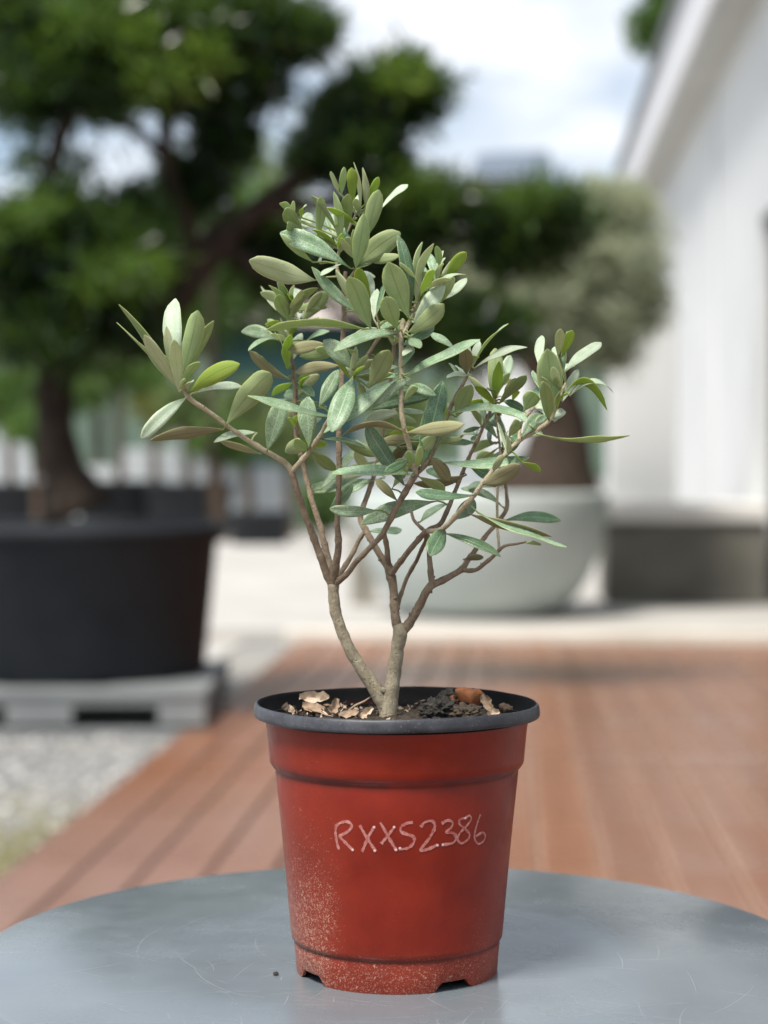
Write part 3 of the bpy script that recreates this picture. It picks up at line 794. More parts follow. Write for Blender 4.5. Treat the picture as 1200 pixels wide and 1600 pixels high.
plant = empty('olive_sapling', PC + Vector((0, 0, 0.146)))
tag(plant, 'young twin-trunked olive sapling with grey-green leaves growing in the red pot', 'olive sapling')
PINV = Matrix.Translation(-plant.location)
MM = {'o': BARK_OLD, 'm': BARK_MID, 'n': BARK_NEW}
PX = D0 / F
branches = []       # (object, list of (x, y, dz))
for bi, (nm, mt, pts) in enumerate(BR):
    P = [at(x, y, D0 + dz) for x, y, r, dz in pts]
    rad = [r * PX * (0.92 if nm == 'trunk' else 0.84) for x, y, r, dz in pts]
    Q, q = catmull(P, rad, 0.0022)
    # small swellings where leaves once sat
    qq = []
    run = 0.0; nxt = random.uniform(0.006, 0.014)
    for i, r in enumerate(q):
        if i: run += (Q[i] - Q[i - 1]).length
        k = 1.0
        if run > nxt:
            k = 1.16 if mt != 'o' else 1.05; run = 0.0; nxt = random.uniform(0.009, 0.019)
        qq.append(r * k)
    jit = 0.00022 if mt != 'o' else 0.0003
    Q = [p + Vector((mnoise.noise(p * 120 + Vector((bi, 0, 0))), mnoise.noise(p * 120 + Vector((0, bi, 9))), 0)) * jit * 2 for p in Q]
    m = MB(); m.tube(Q, qq, 12 if mt == 'o' else 8, 0, 0.10, True, bi * 1.3)
    # knots and cut buds
    for i in range(2, len(Q) - 1):
        if random.random() < (0.10 if mt == 'm' else 0.06):
            d = Vector((random.uniform(-1, 1), random.uniform(-1, 0.5), random.uniform(-0.2, 0.8))).normalized()
            e = Q[i] + d * qq[i] * 1.35
            m.tube([Q[i] + d * qq[i] * 0.5, e, e + Vector((0, 0, qq[i] * 0.35))], [qq[i] * 0.42, qq[i] * 0.34, qq[i] * 0.12], 6)
    o = m.build(nm, MM[mt], plant)
    o.matrix_parent_inverse = PINV
    fine = []
    for (x0, y0, r0, z0), (x1, y1, r1, z1) in zip(pts, pts[1:]):
        k = max(1, int(math.hypot(x1 - x0, y1 - y0) / 4))
        for j in range(k):
            t = j / k
            fine.append((x0 + (x1 - x0) * t, y0 + (y1 - y0) * t, z0 + (z1 - z0) * t))
    fine.append((pts[-1][0], pts[-1][1], pts[-1][3]))
    branches.append((o, fine))

# leaves: base column,row  tip column,row  seen width  side  upward bow (px)  forward (+mm, towards the lens)
LV = [
 # crown shoot
 (549,420,438,363,33,'t',6,12),(489,410,440,368,12,'u',-3,4),(492,438,388,404,36,'up',-4,16),(472,360,437,326,24,'u',3,6),(463,345,437,312,12,'u',3,0),
 (472,362,441,350,14,'u',0,4),(458,340,459,315,6,'up',0,-2),(471,340,473,317,6,'ub',0,0),(473,362,486,332,22,'tw',0,2),(496,374,505,304,18,'u',0,4),
 (527,360,491,301,9,'u',-2,8),(528,390,522,328,15,'tw',0,4),(517,388,508,352,15,'tw',0,0),(531,386,527,298,17,'u',0,10),(541,364,542,299,20,'u',0,8),
 (529,300,516,269,8,'up',0,0),(534,304,539,263,11,'u',0,-2),(551,324,550,261,18,'ub',0,-4),(564,334,557,253,8,'up',0,4),(572,326,570,261,12,'up',0,2),
 (575,316,592,276,13,'ub',0,-2),(572,374,592,296,27,'u',0,10),(594,328,637,290,10,'tw',5,0),(556,418,571,331,27,'u',-3,18),(558,416,625,364,36,'u',4,6),
 (549,420,600,399,6,'t',-4,14),(535,412,502,433,9,'tw',2,6),(558,488,483,420,20,'t',-4,22),(500,412,504,394,8,'tw',0,0),
 # below the crown
 (579,514,547,428,32,'u',0,14),(577,484,560,420,22,'ub',0,8),(562,486,526,421,13,'up',-4,8),(580,478,577,428,16,'tw',0,0),(584,498,588,446,17,'tw',0,2),
 (588,492,601,444,9,'td',0,4),(640,500,606,411,38,'u',0,20),(643,482,630,367,21,'td',0,14),(647,456,652,377,12,'up',0,4),(649,474,666,377,14,'up',3,10),
 (681,448,671,387,15,'t',0,2),(684,444,686,401,8,'up',0,0),(697,436,729,394,19,'ub',4,0),(657,464,677,426,11,'ub',2,14),(654,476,727,428,9,'tw',12,10),
 (692,468,729,434,14,'tw',-3,0),(646,504,699,436,26,'tw',-4,10),(688,474,709,430,15,'u',0,-4),(638,520,694,474,28,'u',-5,6),(640,526,676,506,8,'t',2,12),
 (639,528,656,543,17,'t',0,8),(645,546,630,551,8,'tw',0,-4),(624,518,522,537,19,'t',3,22),(575,514,416,505,11,'u',3,20),
 (452,502,428,453,23,'u',0,14),(456,488,425,440,13,'u',0,6),(456,484,440,445,9,'u',0,2),(462,482,468,444,27,'tw',0,-10),(450,502,494,443,14,'u',5,16),
 (466,502,475,468,10,'tw',0,6),(472,504,511,457,26,'u',4,2),(474,498,502,457,11,'up',3,-2),(478,506,494,493,8,'t',0,-4),(431,484,408,449,9,'tw',-2,-12),
 (434,531,375,517,23,'t',6,4),(440,533,387,543,8,'t',8,8),(449,574,437,516,7,'up',3,10),(449,576,449,518,17,'ub',0,14),(452,572,471,516,18,'tw',2,6),
 (478,533,514,516,10,'t',2,-4),(509,538,456,549,21,'ut',2,0),(552,578,507,531,27,'t',3,16),(557,560,546,539,11,'u',0,2),(531,572,461,582,20,'ut',3,-4),
 (592,562,553,577,16,'ut',0,-10),(453,593,392,549,17,'ut',-8,12),(450,590,407,559,7,'t',-6,8),(355,662,428,581,38,'u',8,14),(519,650,389,612,14,'t',-8,22),
 (469,608,478,580,8,'ub',0,8),(470,600,488,614,15,'t',0,2),(487,626,444,618,26,'t',6,8),(417,706,441,628,33,'t',0,12),(483,702,479,620,31,'t',0,10),
 (499,635,529,578,23,'t',0,2),(551,590,519,676,35,'t',0,18),(619,594,508,680,26,'t',4,10),(561,598,568,613,9,'u',0,2),(641,592,566,642,21,'t',4,6),
 (566,642,676,618,28,'td',6,-14),(636,602,678,617,15,'t',2,-4),(619,640,668,640,13,'t',-4,-10),(630,672,532,668,13,'ut',6,12),(658,732,692,597,37,'td',0,14),
 (636,676,727,664,22,'ut',0,18),(632,758,569,664,28,'td',0,6),(662,690,591,691,18,'ut',2,-16),(680,693,722,687,11,'u',2,-20),(638,694,609,722,15,'ut',0,-14),
 (646,743,519,742,18,'t',7,14),(602,745,480,757,16,'t',-6,4),(482,704,447,706,26,'u',8,0),(482,702,457,684,17,'u',-4,-6),(486,706,525,735,19,'u',0,-4),
 (505,686,572,700,9,'td',4,-14),(501,765,558,700,17,'t',0,-8),(517,792,553,753,19,'t',-4,6),(592,797,515,795,19,'t',-3,10),(684,783,567,813,28,'t',4,14),
 (742,774,649,771,14,'td',-3,8),(729,742,647,757,16,'ut',-6,6),(656,816,699,784,13,'t',3,-10),(694,826,674,862,28,'td',0,10),(697,834,782,870,15,'td',4,6),
 (733,803,862,840,18,'ut',-3,4),(746,800,888,846,10,'t',-8,6),(788,813,879,812,18,'td',5,0),(705,814,742,784,26,'td',0,-12),(791,796,720,757,12,'t',6,-6),
 (755,757,812,727,25,'ut',-3,10),(693,723,827,717,15,'t',-5,10),(672,716,701,749,21,'ut',3,14),(815,722,844,738,9,'ub',2,0),(704,644,826,643,13,'t',6,12),
 (832,668,796,645,10,'t',6,10),(789,673,762,648,24,'t',2,-2),(740,576,823,541,12,'tw',6,10),(773,628,775,544,26,'u',0,-6),(775,620,780,567,18,'ub',0,10),
 (778,616,801,554,20,'tw',3,2),(779,630,824,578,17,'u',-3,14),(788,620,803,586,11,'up',0,2),(818,644,839,611,26,'u',3,-10),(800,627,811,606,10,'ub',0,-4),
 (785,626,816,641,15,'td',2,-2),(842,574,843,520,17,'tw',0,-4),(866,642,855,544,39,'u',0,14),(857,656,850,597,19,'u',0,24),(872,556,876,513,16,'up',0,2),
 (877,558,894,517,16,'ub',0,-2),(881,584,882,518,7,'t',0,6),(882,580,941,529,16,'tw',0,-20),(879,628,901,579,17,'tw',0,0),(876,624,947,634,13,'ub',32,4),
 (890,618,958,606,9,'tw',16,-6),(866,658,885,634,13,'tw',0,2),(860,648,833,661,13,'t',0,-2),(838,678,984,685,8,'u',-10,6),(712,546,671,517,13,'t',0,0),
 (632,586,744,521,16,'t',-4,16),(729,587,727,542,23,'ut',0,8),(718,588,704,566,7,'t',-2,0),(729,588,713,571,9,'tw',-2,-2),(713,652,735,597,27,'u',0,-6),
 (737,574,789,502,4,'u',4,0),(577,606,608,547,31,'u',0,2),(624,593,599,588,9,'t',3,8),(621,517,602,464,29,'u',0,6),
 # left shoot
 (268,594,195,470,14,'u',-4,6),(272,598,196,494,11,'u',-9,8),(279,606,227,519,19,'up',-3,14),(276,576,265,463,31,'tw',0,-4),(268,594,261,509,12,'up',0,10),
 (280,612,272,527,22,'up',0,20),(284,594,314,483,31,'u',0,8),(285,596,328,497,18,'u',-3,2),(280,564,292,516,13,'t',0,-4),(296,614,373,568,29,'ub',5,10),
 (303,614,379,599,12,'tw',3,-2),(290,622,221,684,23,'tw',3,8),(349,672,235,692,17,'ut',4,6),(402,676,334,688,12,'tw',4,-6),(409,709,346,686,11,'ut',-3,-10),
 # scattered in the middle and right
 (766,694,764,667,9,'td',0,0),(791,714,812,676,17,'td',0,0),(787,706,770,722,15,'t',0,-4),(781,698,748,722,5,'u',0,2),(795,682,815,654,17,'u',0,-6),
 (822,848,846,846,9,'u',-2,0),(724,874,759,867,11,'ut',0,-8),(577,830,628,826,11,'t',-3,-20),(622,784,589,749,15,'ut',0,-18),(612,764,637,726,15,'u',0,-18),
]
LEAF_NS, LEAF_NT = 11, 4
def leaf_shape(s, seed):
    """half-width along the blade, widest past the middle, narrowing to a short point"""
    s0 = max(0.0, min(1.0, s))
    pk = 0.58 + 0.09 * math.sin(seed * 1.9)
    if s0 < pk: w = math.sin(math.pi / 2 * (s0 / pk) ** (0.95 + 0.1 * math.sin(seed))) ** (1.25 + 0.25 * math.sin(seed * 2.3))
    else: w = max(0.0, 1 - ((s0 - pk) / (1 - pk)) ** (2.3 + 0.5 * math.sin(seed * 3.3))) ** (0.64 + 0.1 * math.sin(seed * 4.1))
    return w * (1 + 0.07 * mnoise.noise(Vector((s * 5, seed, 0.3))))
# how fresh the other, unseen side of each leaf is
OTHER = {'t': 'u', 'td': 'ut', 'tw': 'up', 'u': 't', 'up': 'tw', 'ub': 'tw', 'ut': 'td'}
def add_leaf(bx, by, tx, ty, w, side, bow, fwd, seed):
    rnd = random.Random(seed * 7919 + 13)
    # nearest stem carries it
    best = None
    for o, fine in branches[2:]:
        for x, y, z in fine:
            d = (x - bx) ** 2 + (y - by) ** 2
            if best is None or d < best[0]: best = (d, o, x, y, z)
    d2, ob, sx, sy, sz = best
    Lpx = math.hypot(tx - bx, ty - by)
    top = side[0] == 't'
    # a leaf seen short leans towards or away from the lens
    full = 74.0 + 14 * (rnd.random() - 0.5)
    lean = math.sqrt(max(0.0, full * full - Lpx * Lpx)) * 0.62 if Lpx < full else 0.0
    lean += 8 + 10 * rnd.random()
    lower = ty > by
    toward = (top and lower) or (not top and not lower)
    zb = sz - fwd * 0.00035
    zt = zb + (-lean if toward else lean) * PX - fwd * 0.0008
    B = at(bx, by, D0 + zb); T = at(tx, ty, D0 + zt); S = at(sx, sy, D0 + sz)
    ax = (T - B); L = ax.length
    mid = (B + T) / 2 + Vector((0, 0, bow * PX)) + Vector((0, -rnd.uniform(-0.002, 0.004), 0))
    view = Vector((0, -1, 0))
    a = ax.normalized()
    vp = (view - a * view.dot(a)).normalized()
    sidev = a.cross(vp)
    w *= 0.95
    Wt = max(w, 0.21 * L / PX) * PX
    roll = math.acos(min(1.0, w * PX / Wt))
    # the upper face turns to the light
    nf = vp if top else -vp
    up = Vector((0, 0, 1)) - a * a.z
    sgn = 1.0 if (a.cross(nf)).dot(up) * (1) >= 0 else -1.0
    rot = Matrix.Rotation(0, 3, a)
    c1 = Matrix.Rotation(roll, 3, a) @ nf; c2 = Matrix.Rotation(-roll, 3, a) @ nf
    nrm = c1 if c1.z >= c2.z else c2
    sd = nrm.cross(a).normalized()
    fold = rnd.uniform(0.10, 0.42); curl = rnd.uniform(-0.12, 0.26) * L; wob = rnd.uniform(0.04, 0.16)
    vs, uvs, fs, mi = [], [], [], []
    ns, nt = LEAF_NS, LEAF_NT
    def cen(s):
        p = B * (1 - s) ** 2 + mid * 2 * s * (1 - s) + T * s * s
        # quadratic passes half-way to mid; push the bow fully
        return p + (mid - (B + T) / 2) * (2 * s * (1 - s))
    tw = rnd.uniform(-0.7, 0.7)
    TH = 0.00016
    for lay in (1, -1):
        for i in range(ns + 1):
            s = i / ns
            hw = max(Wt / 2 * leaf_shape(s * 0.985 + 0.012, seed * 0.77), 0.00025)
            c = cen(s)
            rr = Matrix.Rotation(tw * (s - 0.35), 3, a)
            n2, s2 = rr @ nrm, rr @ sd
            cz = -curl * (s - 0.3) ** 2 * 1.2
            for j in range(nt + 1):
                t = j / nt * 2 - 1
                lift = fold * abs(t) * hw - 0.35 * fold * t * t * hw + wob * hw * math.sin(s * 9 + seed + (2 if t > 0 else 0)) * abs(t)
                p = c + s2 * (t * hw) + n2 * (lift + cz + lay * TH)
                vs.append(p); uvs.append((s, 0.5 + 0.5 * t))
    w1 = nt + 1; off = (ns + 1) * w1
    for i in range(ns):
        for j in range(nt):
            q = i * w1 + j
            fs.append((q, q + 1, q + w1 + 1, q + w1)); mi.append(0)
            fs.append((q + off, q + w1 + off, q + w1 + 1 + off, q + 1 + off)); mi.append(1)
    for i in range(ns):     # close the margin
        q = i * w1
        fs.append((q, q + w1, q + w1 + off, q + off)); mi.append(1)
        q = i * w1 + nt
        fs.append((q, q + off, q + w1 + off, q + w1)); mi.append(1)
    # orient: first layer must face nrm
    v0, v1, v2 = vs[fs[20][0]], vs[fs[20][1]], vs[fs[20][2]]
    if (v1 - v0).cross(v2 - v0).dot(nrm) < 0:
        fs = [tuple(reversed(f)) for f in fs]
    # petiole from the stem to the blade
    gap = (S - B).length
    pe = [S, (S + B) / 2 + Vector((0, 0, 0.0008)), B, cen(0.08)]
    base = len(vs)
    k = 5
    upv = None
    for i, p in enumerate(pe):
        tg = (pe[min(i + 1, 3)] - pe[max(i - 1, 0)])
        tg = tg.normalized() if tg.length > 1e-7 else a
        u1 = tg.orthogonal().normalized() if upv is None else (upv - tg * upv.dot(tg)).normalized()
        upv = u1; u2 = tg.cross(u1)
        r = (0.00060, 0.00055, 0.00050, 0.00030)[i]
        for j in range(k):
            an = 2 * math.pi * j / k
            vs.append(p + (u1 * math.cos(an) + u2 * math.sin(an)) * r); uvs.append((0.02, 0.5))
    for i in range(3):
        for j in range(k):
            q, q2 = base + i * k + j, base + i * k + (j + 1) % k
            fs.append((q, q2, q2 + k, q + k)); mi.append(1)
    me = bpy.data.meshes.new('leaf')
    me.from_pydata([tuple(v - B) for v in vs], [], fs)
    if top:
        mats = (LT[side], LU[OTHER[side]])
    else:
        mats = (LT[OTHER[side]], LU[side])
    for q in mats: me.materials.append(q)
    me.polygons.foreach_set('material_index', mi)
    me.polygons.foreach_set('use_smooth', [True] * len(fs))
    uvl = me.uv_layers.new(name='UVMap')
    lv = [0] * len(me.loops); me.loops.foreach_get('vertex_index', lv)
    uvl.data.foreach_set('uv', [c for i in lv for c in uvs[i]])
    lo = bpy.data.objects.new('leaf', me); COL.objects.link(lo)
    lo.parent = ob
    lo.location = B
    return lo
for i, L in enumerate(LV):
    add_leaf(*L, i + 1)
# small folded buds at the shoot tips
for i, (bx, by, tx, ty, w, sd_) in enumerate([(290, 610, 283, 592, 7, 'up'), (292, 608, 298, 590, 6, 'up'), (530, 388, 536, 368, 6, 'ub'), (772, 622, 768, 606, 5, 'ub'), (776, 620, 764, 600, 5, 'u'), (866, 640, 878, 600, 8, 'up'),
        (870, 636, 884, 606, 8, 'ub'), (870, 556, 868, 545, 9, 'tw'), (553, 588, 566, 572, 6, 'ub'), (552, 588, 575, 590, 6, 'u'), (456, 480, 450, 460, 5, 'ub'), (682, 432, 690, 412, 6, 'up'), (676, 436, 680, 414, 5, 'up'), (616, 540, 606, 522, 6, 'up'), (616, 540, 626, 524, 6, 'u'),
        (786, 700, 790, 672, 8, 'u'), (787, 702, 802, 680, 8, 'u'), (462, 668, 452, 648, 8, 'ub'), (462, 660, 470, 640, 8, 'ub'), (694, 660, 700, 640, 7, 'ub'), (606, 625, 622, 640, 14, 't'), (600, 640, 640, 660, 15, 'ut'), (590, 712, 566, 690, 14, 't'), (704, 640, 692, 622, 8, 'tw')]):
    add_leaf(bx, by, tx, ty, w, sd_, 0, 2, 500 + i)

# upright young leaves bunched at the shoot tips
rt = random.Random(77)
for i, (cx_, cy_, n_l) in enumerate([(531, 388, 5), (556, 400, 5), (560, 345, 4), (646, 486, 6), (662, 450, 6), (684, 432, 4), (456, 490, 6), (774, 622, 5), (872, 622, 5), (735, 578, 4), (286, 600, 3), (552, 588, 4), (614, 530, 5), (846, 604, 4), (790, 700, 4), (452, 540, 4)]):
    for k_ in range(n_l):
        an = R(rt.gauss(92, 34)); ln = rt.uniform(30, 58)
        bx_, by_ = cx_ + rt.uniform(-4, 4), cy_ + rt.uniform(-10, 14)
        add_leaf(bx_, by_, bx_ + ln * math.cos(an), by_ - ln * math.sin(an), rt.uniform(7, 13), rt.choice(('up', 'tw', 'u', 'up', 'ub', 'tw', 't')), rt.uniform(-2, 3), rt.uniform(-14, 8), 900 + i * 10 + k_)
# leaves filling the inside of the crown
rl = random.Random(41)
cands = [(o, p) for k_, (o, fine) in enumerate(branches) if k_ in (3, 5, 6, 7, 13, 17, 18, 20, 23, 24, 25, 26) for p in fine if 330 < p[1] < 770]
for i in range(80):
    o, (x, y, z) = rl.choice(cands)
    an = rl.choice((rl.uniform(-0.6, 0.7), math.pi + rl.uniform(-0.7, 0.6), rl.uniform(0.9, 2.2)))
    ln = rl.uniform(32, 66)
    add_leaf(x + 4 * math.cos(an), y - 4 * math.sin(an), x + ln * math.cos(an), y - ln * math.sin(an) * 0.8, ln * rl.uniform(0.2, 0.34), rl.choice(('t', 't', 'u', 'u', 'td', 'tw', 'up', 'ub')), rl.uniform(-3, 5), rl.uniform(-16, 6), 700 + i)

# ------------------------------------------------------------------ pallet, black tub and its tree
M_PALLET = m_simple('grey_pallet_plastic', (0.15, 0.16, 0.165), (0.21, 0.225, 0.225), 3, 0.6, 0.1)
PALV, PZ = 7.10, 0.150
pallet = empty('pallet', (at(70, 0, PALV + 0.55).x, PALV + 0.55, -0.03))
tag(pallet, 'grey plastic pallet on the gravel under the large black tub', 'pallet')
def wpart(m, name, mat, par, bevel=0.0):
    o = m.build(name, mat, par, bevel); o.matrix_parent_inverse = Matrix.Translation(-par.location); return o
XR = at(322, 0, PALV).x
for i in range(7):
    m = MB(); yy = PALV + 0.06 + i * 0.165
    m.box((XR - 0.62, yy, PZ - 0.015), (0.62, 0, 0), (0, 0.062, 0), (0, 0, 0.015)); wpart(m, 'slat', M_PALLET, pallet, 0.004)
for xx, hw in ((XR - 0.09, 0.088), (XR - 0.62, 0.125), (XR - 1.15, 0.088)):
    for yy in (PALV + 0.075, PALV + 0.55, PALV + 1.0):
        m = MB(); m.box((xx, yy, (PZ - 0.032 + 0.004) / 2), (hw, 0, 0), (0, 0.068, 0), (0, 0, (PZ - 0.06 - 0.028) / 2 + 0.012)); wpart(m, 'block', M_PALLET, pallet, 0.006)
for yy in (PALV + 0.075, PALV + 0.55, PALV + 1.0):
    m = MB(); m.box((XR - 0.62, yy, -0.013), (0.62, 0, 0), (0, 0.07, 0), (0, 0, 0.015)); wpart(m, 'runner', M_PALLET, pallet, 0.004)
    m = MB(); m.box((XR - 0.62, yy, PZ - 0.046), (0.62, 0, 0), (0, 0.07, 0), (0, 0, 0.0145)); wpart(m, 'top_runner', M_PALLET, pallet, 0.004)

M_TUB = m_simple('black_tub_plastic', (0.020, 0.023, 0.027), (0.030, 0.034, 0.039), 5, 0.6, 0.15, 0.002, 0.12)
M_BSOIL = m_simple('tub_soil', (0.05, 0.036, 0.024), (0.16, 0.115, 0.075), 14, 0.95, 0.8, 0.02)
def tub(name, c, r0, r1, h, label, group=None, mat=None):
    o = empty(name, c); tag(o, label, 'planter', group)
    m = MB()
    m.lathe([(0.001, 0.002), (r0 - 0.01, 0.0), (r0, 0.012), (r1 - 0.012, h - 0.085), (r1 - 0.002, h - 0.075), (r1 + 0.002, h - 0.06), (r1 + 0.006, h - 0.05), (r1 + 0.030, h - 0.046), (r1 + 0.036, h - 0.030), (r1 + 0.034, h - 0.004), (r1 + 0.026, h + 0.004), (r1 - 0.004, h), (r1 - 0.01, h - 0.02), (r1 - 0.03, h - 0.09)], 72)
    m.build('tub_wall', mat or M_TUB, o)
    m = MB(); vs = []; fs = []
    for i in range(13):
        for j in range(36):
            r = (r1 - 0.02) * i / 12; a = j * math.pi / 18
            vs.append((r * math.cos(a), r * math.sin(a), h - 0.055 + 0.02 * mnoise.noise(Vector((r * math.cos(a) * 6 + c[0], r * math.sin(a) * 6, 0)))))
    for i in range(12):
        for j in range(36):
            p, q = i * 36 + j, i * 36 + (j + 1) % 36; fs.append((p, q, q + 36, p + 36))
    m.add(vs, fs, 0, True); m.build('soil', M_BSOIL, o)
    return o
TUBC = Vector((at(116, 0, 7.74).x, 7.74, PZ))
tub('planter_tub', TUBC, 0.525, 0.585, 0.60, 'large round black plastic tub standing on the grey pallet')

def m_foliage(name, a, b, c, rough=0.45, trans=0.3, young=1.4):
    n = N(name)
    v = n.coord('Object')
    patch = n.noise(v, young, 3, 0.5)        # flushes of young growth
    f = n.math('ADD', n.math('MULTIPLY', n.island(), 0.45), n.maprange(patch, 0.40, 0.68, 0.0, 0.6), 0, True)
    col = n.ramp(f, [(0.0, a), (0.5, b), (1.0, c)])
    s = n.bsdf(col, rough, None, 0.45)
    t = n.n('ShaderNodeBsdfTranslucent', {'Color': n.mix(0.5, col, (0.20, 0.34, 0.03))}).outputs[0]
    return n.done(n.n('ShaderNodeMixShader', {0: trans, 1: s, 2: t}).outputs[0])
FOL_DARK = m_foliage('podocarpus_leaves', (0.005, 0.016, 0.010), (0.015, 0.038, 0.014), (0.070, 0.130, 0.030), 0.25, 0.35, 4.5)
FOL_OLIVE = m_foliage('olive_tree_leaves', (0.28, 0.31, 0.22), (0.40, 0.43, 0.31), (0.56, 0.58, 0.44))
FOL_MID = m_foliage('garden_leaves', (0.035, 0.080, 0.018), (0.070, 0.140, 0.030), (0.14, 0.23, 0.05))
FOL_PALE = m_foliage('pale_tree_leaves', (0.085, 0.130, 0.045), (0.14, 0.19, 0.070), (0.22, 0.27, 0.11))
FOL_YEL = m_foliage('yellow_green_leaves', (0.12, 0.13, 0.035), (0.20, 0.20, 0.06), (0.30, 0.28, 0.10))
BARK_T = m_simple('dark_tree_bark', (0.022, 0.016, 0.012), (0.065, 0.048, 0.036), 12, 0.9, 0.8, 0.01, 0.2)
BARK_G = m_simple('grey_brown_bark', (0.045, 0.030, 0.021), (0.115, 0.080, 0.058), 10, 0.9, 0.8, 0.01, 0.2)

def leaf_cloud(cs, count, ll, lw, clump=7, shell=0.55, up=0.4, seed=1, sub=16, subr=(0.22, 0.42)):
    """leaf-sized blades in tufts: each ellipsoid (centre, radii) is broken into uneven clumps with gaps between"""
    g = np.random.default_rng(seed)
    V, Fq = [], []
    vol = np.array([r[0] * r[2] + r[0] * r[1] for c, r in cs]); vol = vol / vol.sum()
    k0 = 0
    for (c, r), w in zip(cs, vol):
        r = np.array(r)
        n_tuft = max(6, int(count * w / clump))
        d = g.normal(size=(sub, 3)); d /= np.linalg.norm(d, axis=1)[:, None]
        cc = d * (g.random(sub) ** 0.4)[:, None] * r * 0.82 + np.array(c)
        sr = g.uniform(subr[0], subr[1], (sub, 1)) * r.mean() * np.array([1.25, 1.25, 0.8])
        pick = g.choice(sub, n_tuft, p=(sr[:, 0] ** 2 / (sr[:, 0] ** 2).sum()))
        d = g.normal(size=(n_tuft, 3)); d /= np.linalg.norm(d, axis=1)[:, None]
        rad = g.random(n_tuft) ** (1 / 3.0) * (1 - shell) + shell * g.random(n_tuft) ** 0.25
        rad *= 1 + 0.35 * (g.random(n_tuft) ** 4)
        tip = d * rad[:, None] * sr[pick] + cc[pick]
        n = n_tuft * clump
        base = np.repeat(tip, clump, 0) + g.normal(size=(n, 3)) * ll * 0.35
        dirn = np.repeat(d, clump, 0) * 0.5 + g.normal(size=(n, 3)) * 0.75 + np.array([0, 0, up])
        dirn /= np.linalg.norm(dirn, axis=1)[:, None]
        sdv = np.cross(dirn, g.normal(size=(n, 3))); sdv /= np.linalg.norm(sdv, axis=1)[:, None]
        l = ll * g.uniform(0.6, 1.25, (n, 1)); w2 = lw * g.uniform(0.7, 1.2, (n, 1)) / 2
        mid = base + dirn * l * 0.5
        q = np.stack([base, mid + sdv * w2, base + dirn * l, mid - sdv * w2], 1).reshape(-1, 3)
        V.append(q); Fq.append(np.arange(n * 4).reshape(-1, 4) + k0); k0 += n * 4
    return np.concatenate(V), np.concatenate(Fq)
def cloud_obj(name, cs, count, ll, lw, mat, par, seed, **kw):
    V, Fq = leaf_cloud(cs, count, ll, lw, seed=seed, **kw)
    V = V - np.array(par.location)
    me = bpy.data.meshes.new(name)
    me.vertices.add(len(V)); me.vertices.foreach_set('co', V.astype(np.float32).ravel())
    me.loops.add(Fq.size); me.loops.foreach_set('vertex_index', Fq.astype(np.int32).ravel())
    me.polygons.add(len(Fq)); me.polygons.foreach_set('loop_start', np.arange(0, Fq.size, 4, dtype=np.int32))
    me.update(calc_edges=True)
    me.materials.append(mat)
    o = bpy.data.objects.new(name, me); COL.objects.link(o); o.parent = par
    return o
def limb(name, pts, mat, par, rough=0.16, sides=12):
    """pts: (column, row, distance, radius px)"""
    P = [at(x, y, d) for x, y, d, r in pts]; q = [r * d / F for x, y, d, r in pts]
    Q, qq = catmull(P, q, 0.05)
    m = MB(); m.tube(Q, qq, sides, 0, rough); return wpart(m, name, mat, par)

tree = empty('cloud_pruned_tree', TUBC + Vector((0, 0, 0.55)))
tag(tree, 'dark cloud-pruned evergreen tree with curved trunk growing from the black tub', 'tree')
limb('trunk', [(128, 800, 7.78, 62), (118, 775, 7.78, 46), (100, 735, 7.78, 36), (88, 680, 7.78, 31), (86, 620, 7.78, 30), (96, 560, 7.80, 30), (130, 520, 7.85, 31), (190, 498, 7.9, 31), (260, 478, 7.95, 31), (300, 430, 8.0, 28), (340, 375, 8.05, 24), (400, 330, 8.1, 20), (455, 288, 8.15, 17), (520, 240, 8.2, 13), (580, 190, 8.2, 8)], BARK_T, tree)
limb('limb', [(96, 560, 7.80, 24), (80, 490, 7.75, 20), (60, 400, 7.7, 17), (70, 300, 7.7, 15), (100, 200, 7.7, 13), (140, 120, 7.7, 9)], BARK_T, tree)
limb('limb', [(300, 430, 8.0, 18), (290, 340, 7.95, 15), (260, 250, 7.9, 13), (270, 150, 7.85, 10), (320, 70, 7.8, 6)], BARK_T, tree)
limb('limb', [(400, 330, 8.1, 13), (500, 318, 8.15, 12), (600, 325, 8.2, 12), (700, 345, 8.25, 10), (780, 370, 8.3, 8), (850, 365, 8.3, 5)], BARK_T, tree)
limb('limb', [(260, 250, 7.9, 9), (200, 195, 7.85, 9), (100, 170, 7.8, 8), (-10, 80, 7.7, 6)], BARK_T, tree)
limb('limb', [(320, 70, 7.8, 8), (400, 75, 7.85, 7), (470, 50, 7.9, 4)], BARK_T, tree)
limb('limb', [(340, 375, 8.05, 12), (420, 430, 8.1, 10), (560, 500, 8.2, 9), (700, 530, 8.2, 5)], BARK_T, tree)
S_ = 7.8 / F
def E(x, y, rx, ry, d=7.8, th=None):
    s = d / F
    return (tuple(at(x, y, d)), (rx * s, (th if th else max(rx, ry) * 0.8) * s, ry * s))
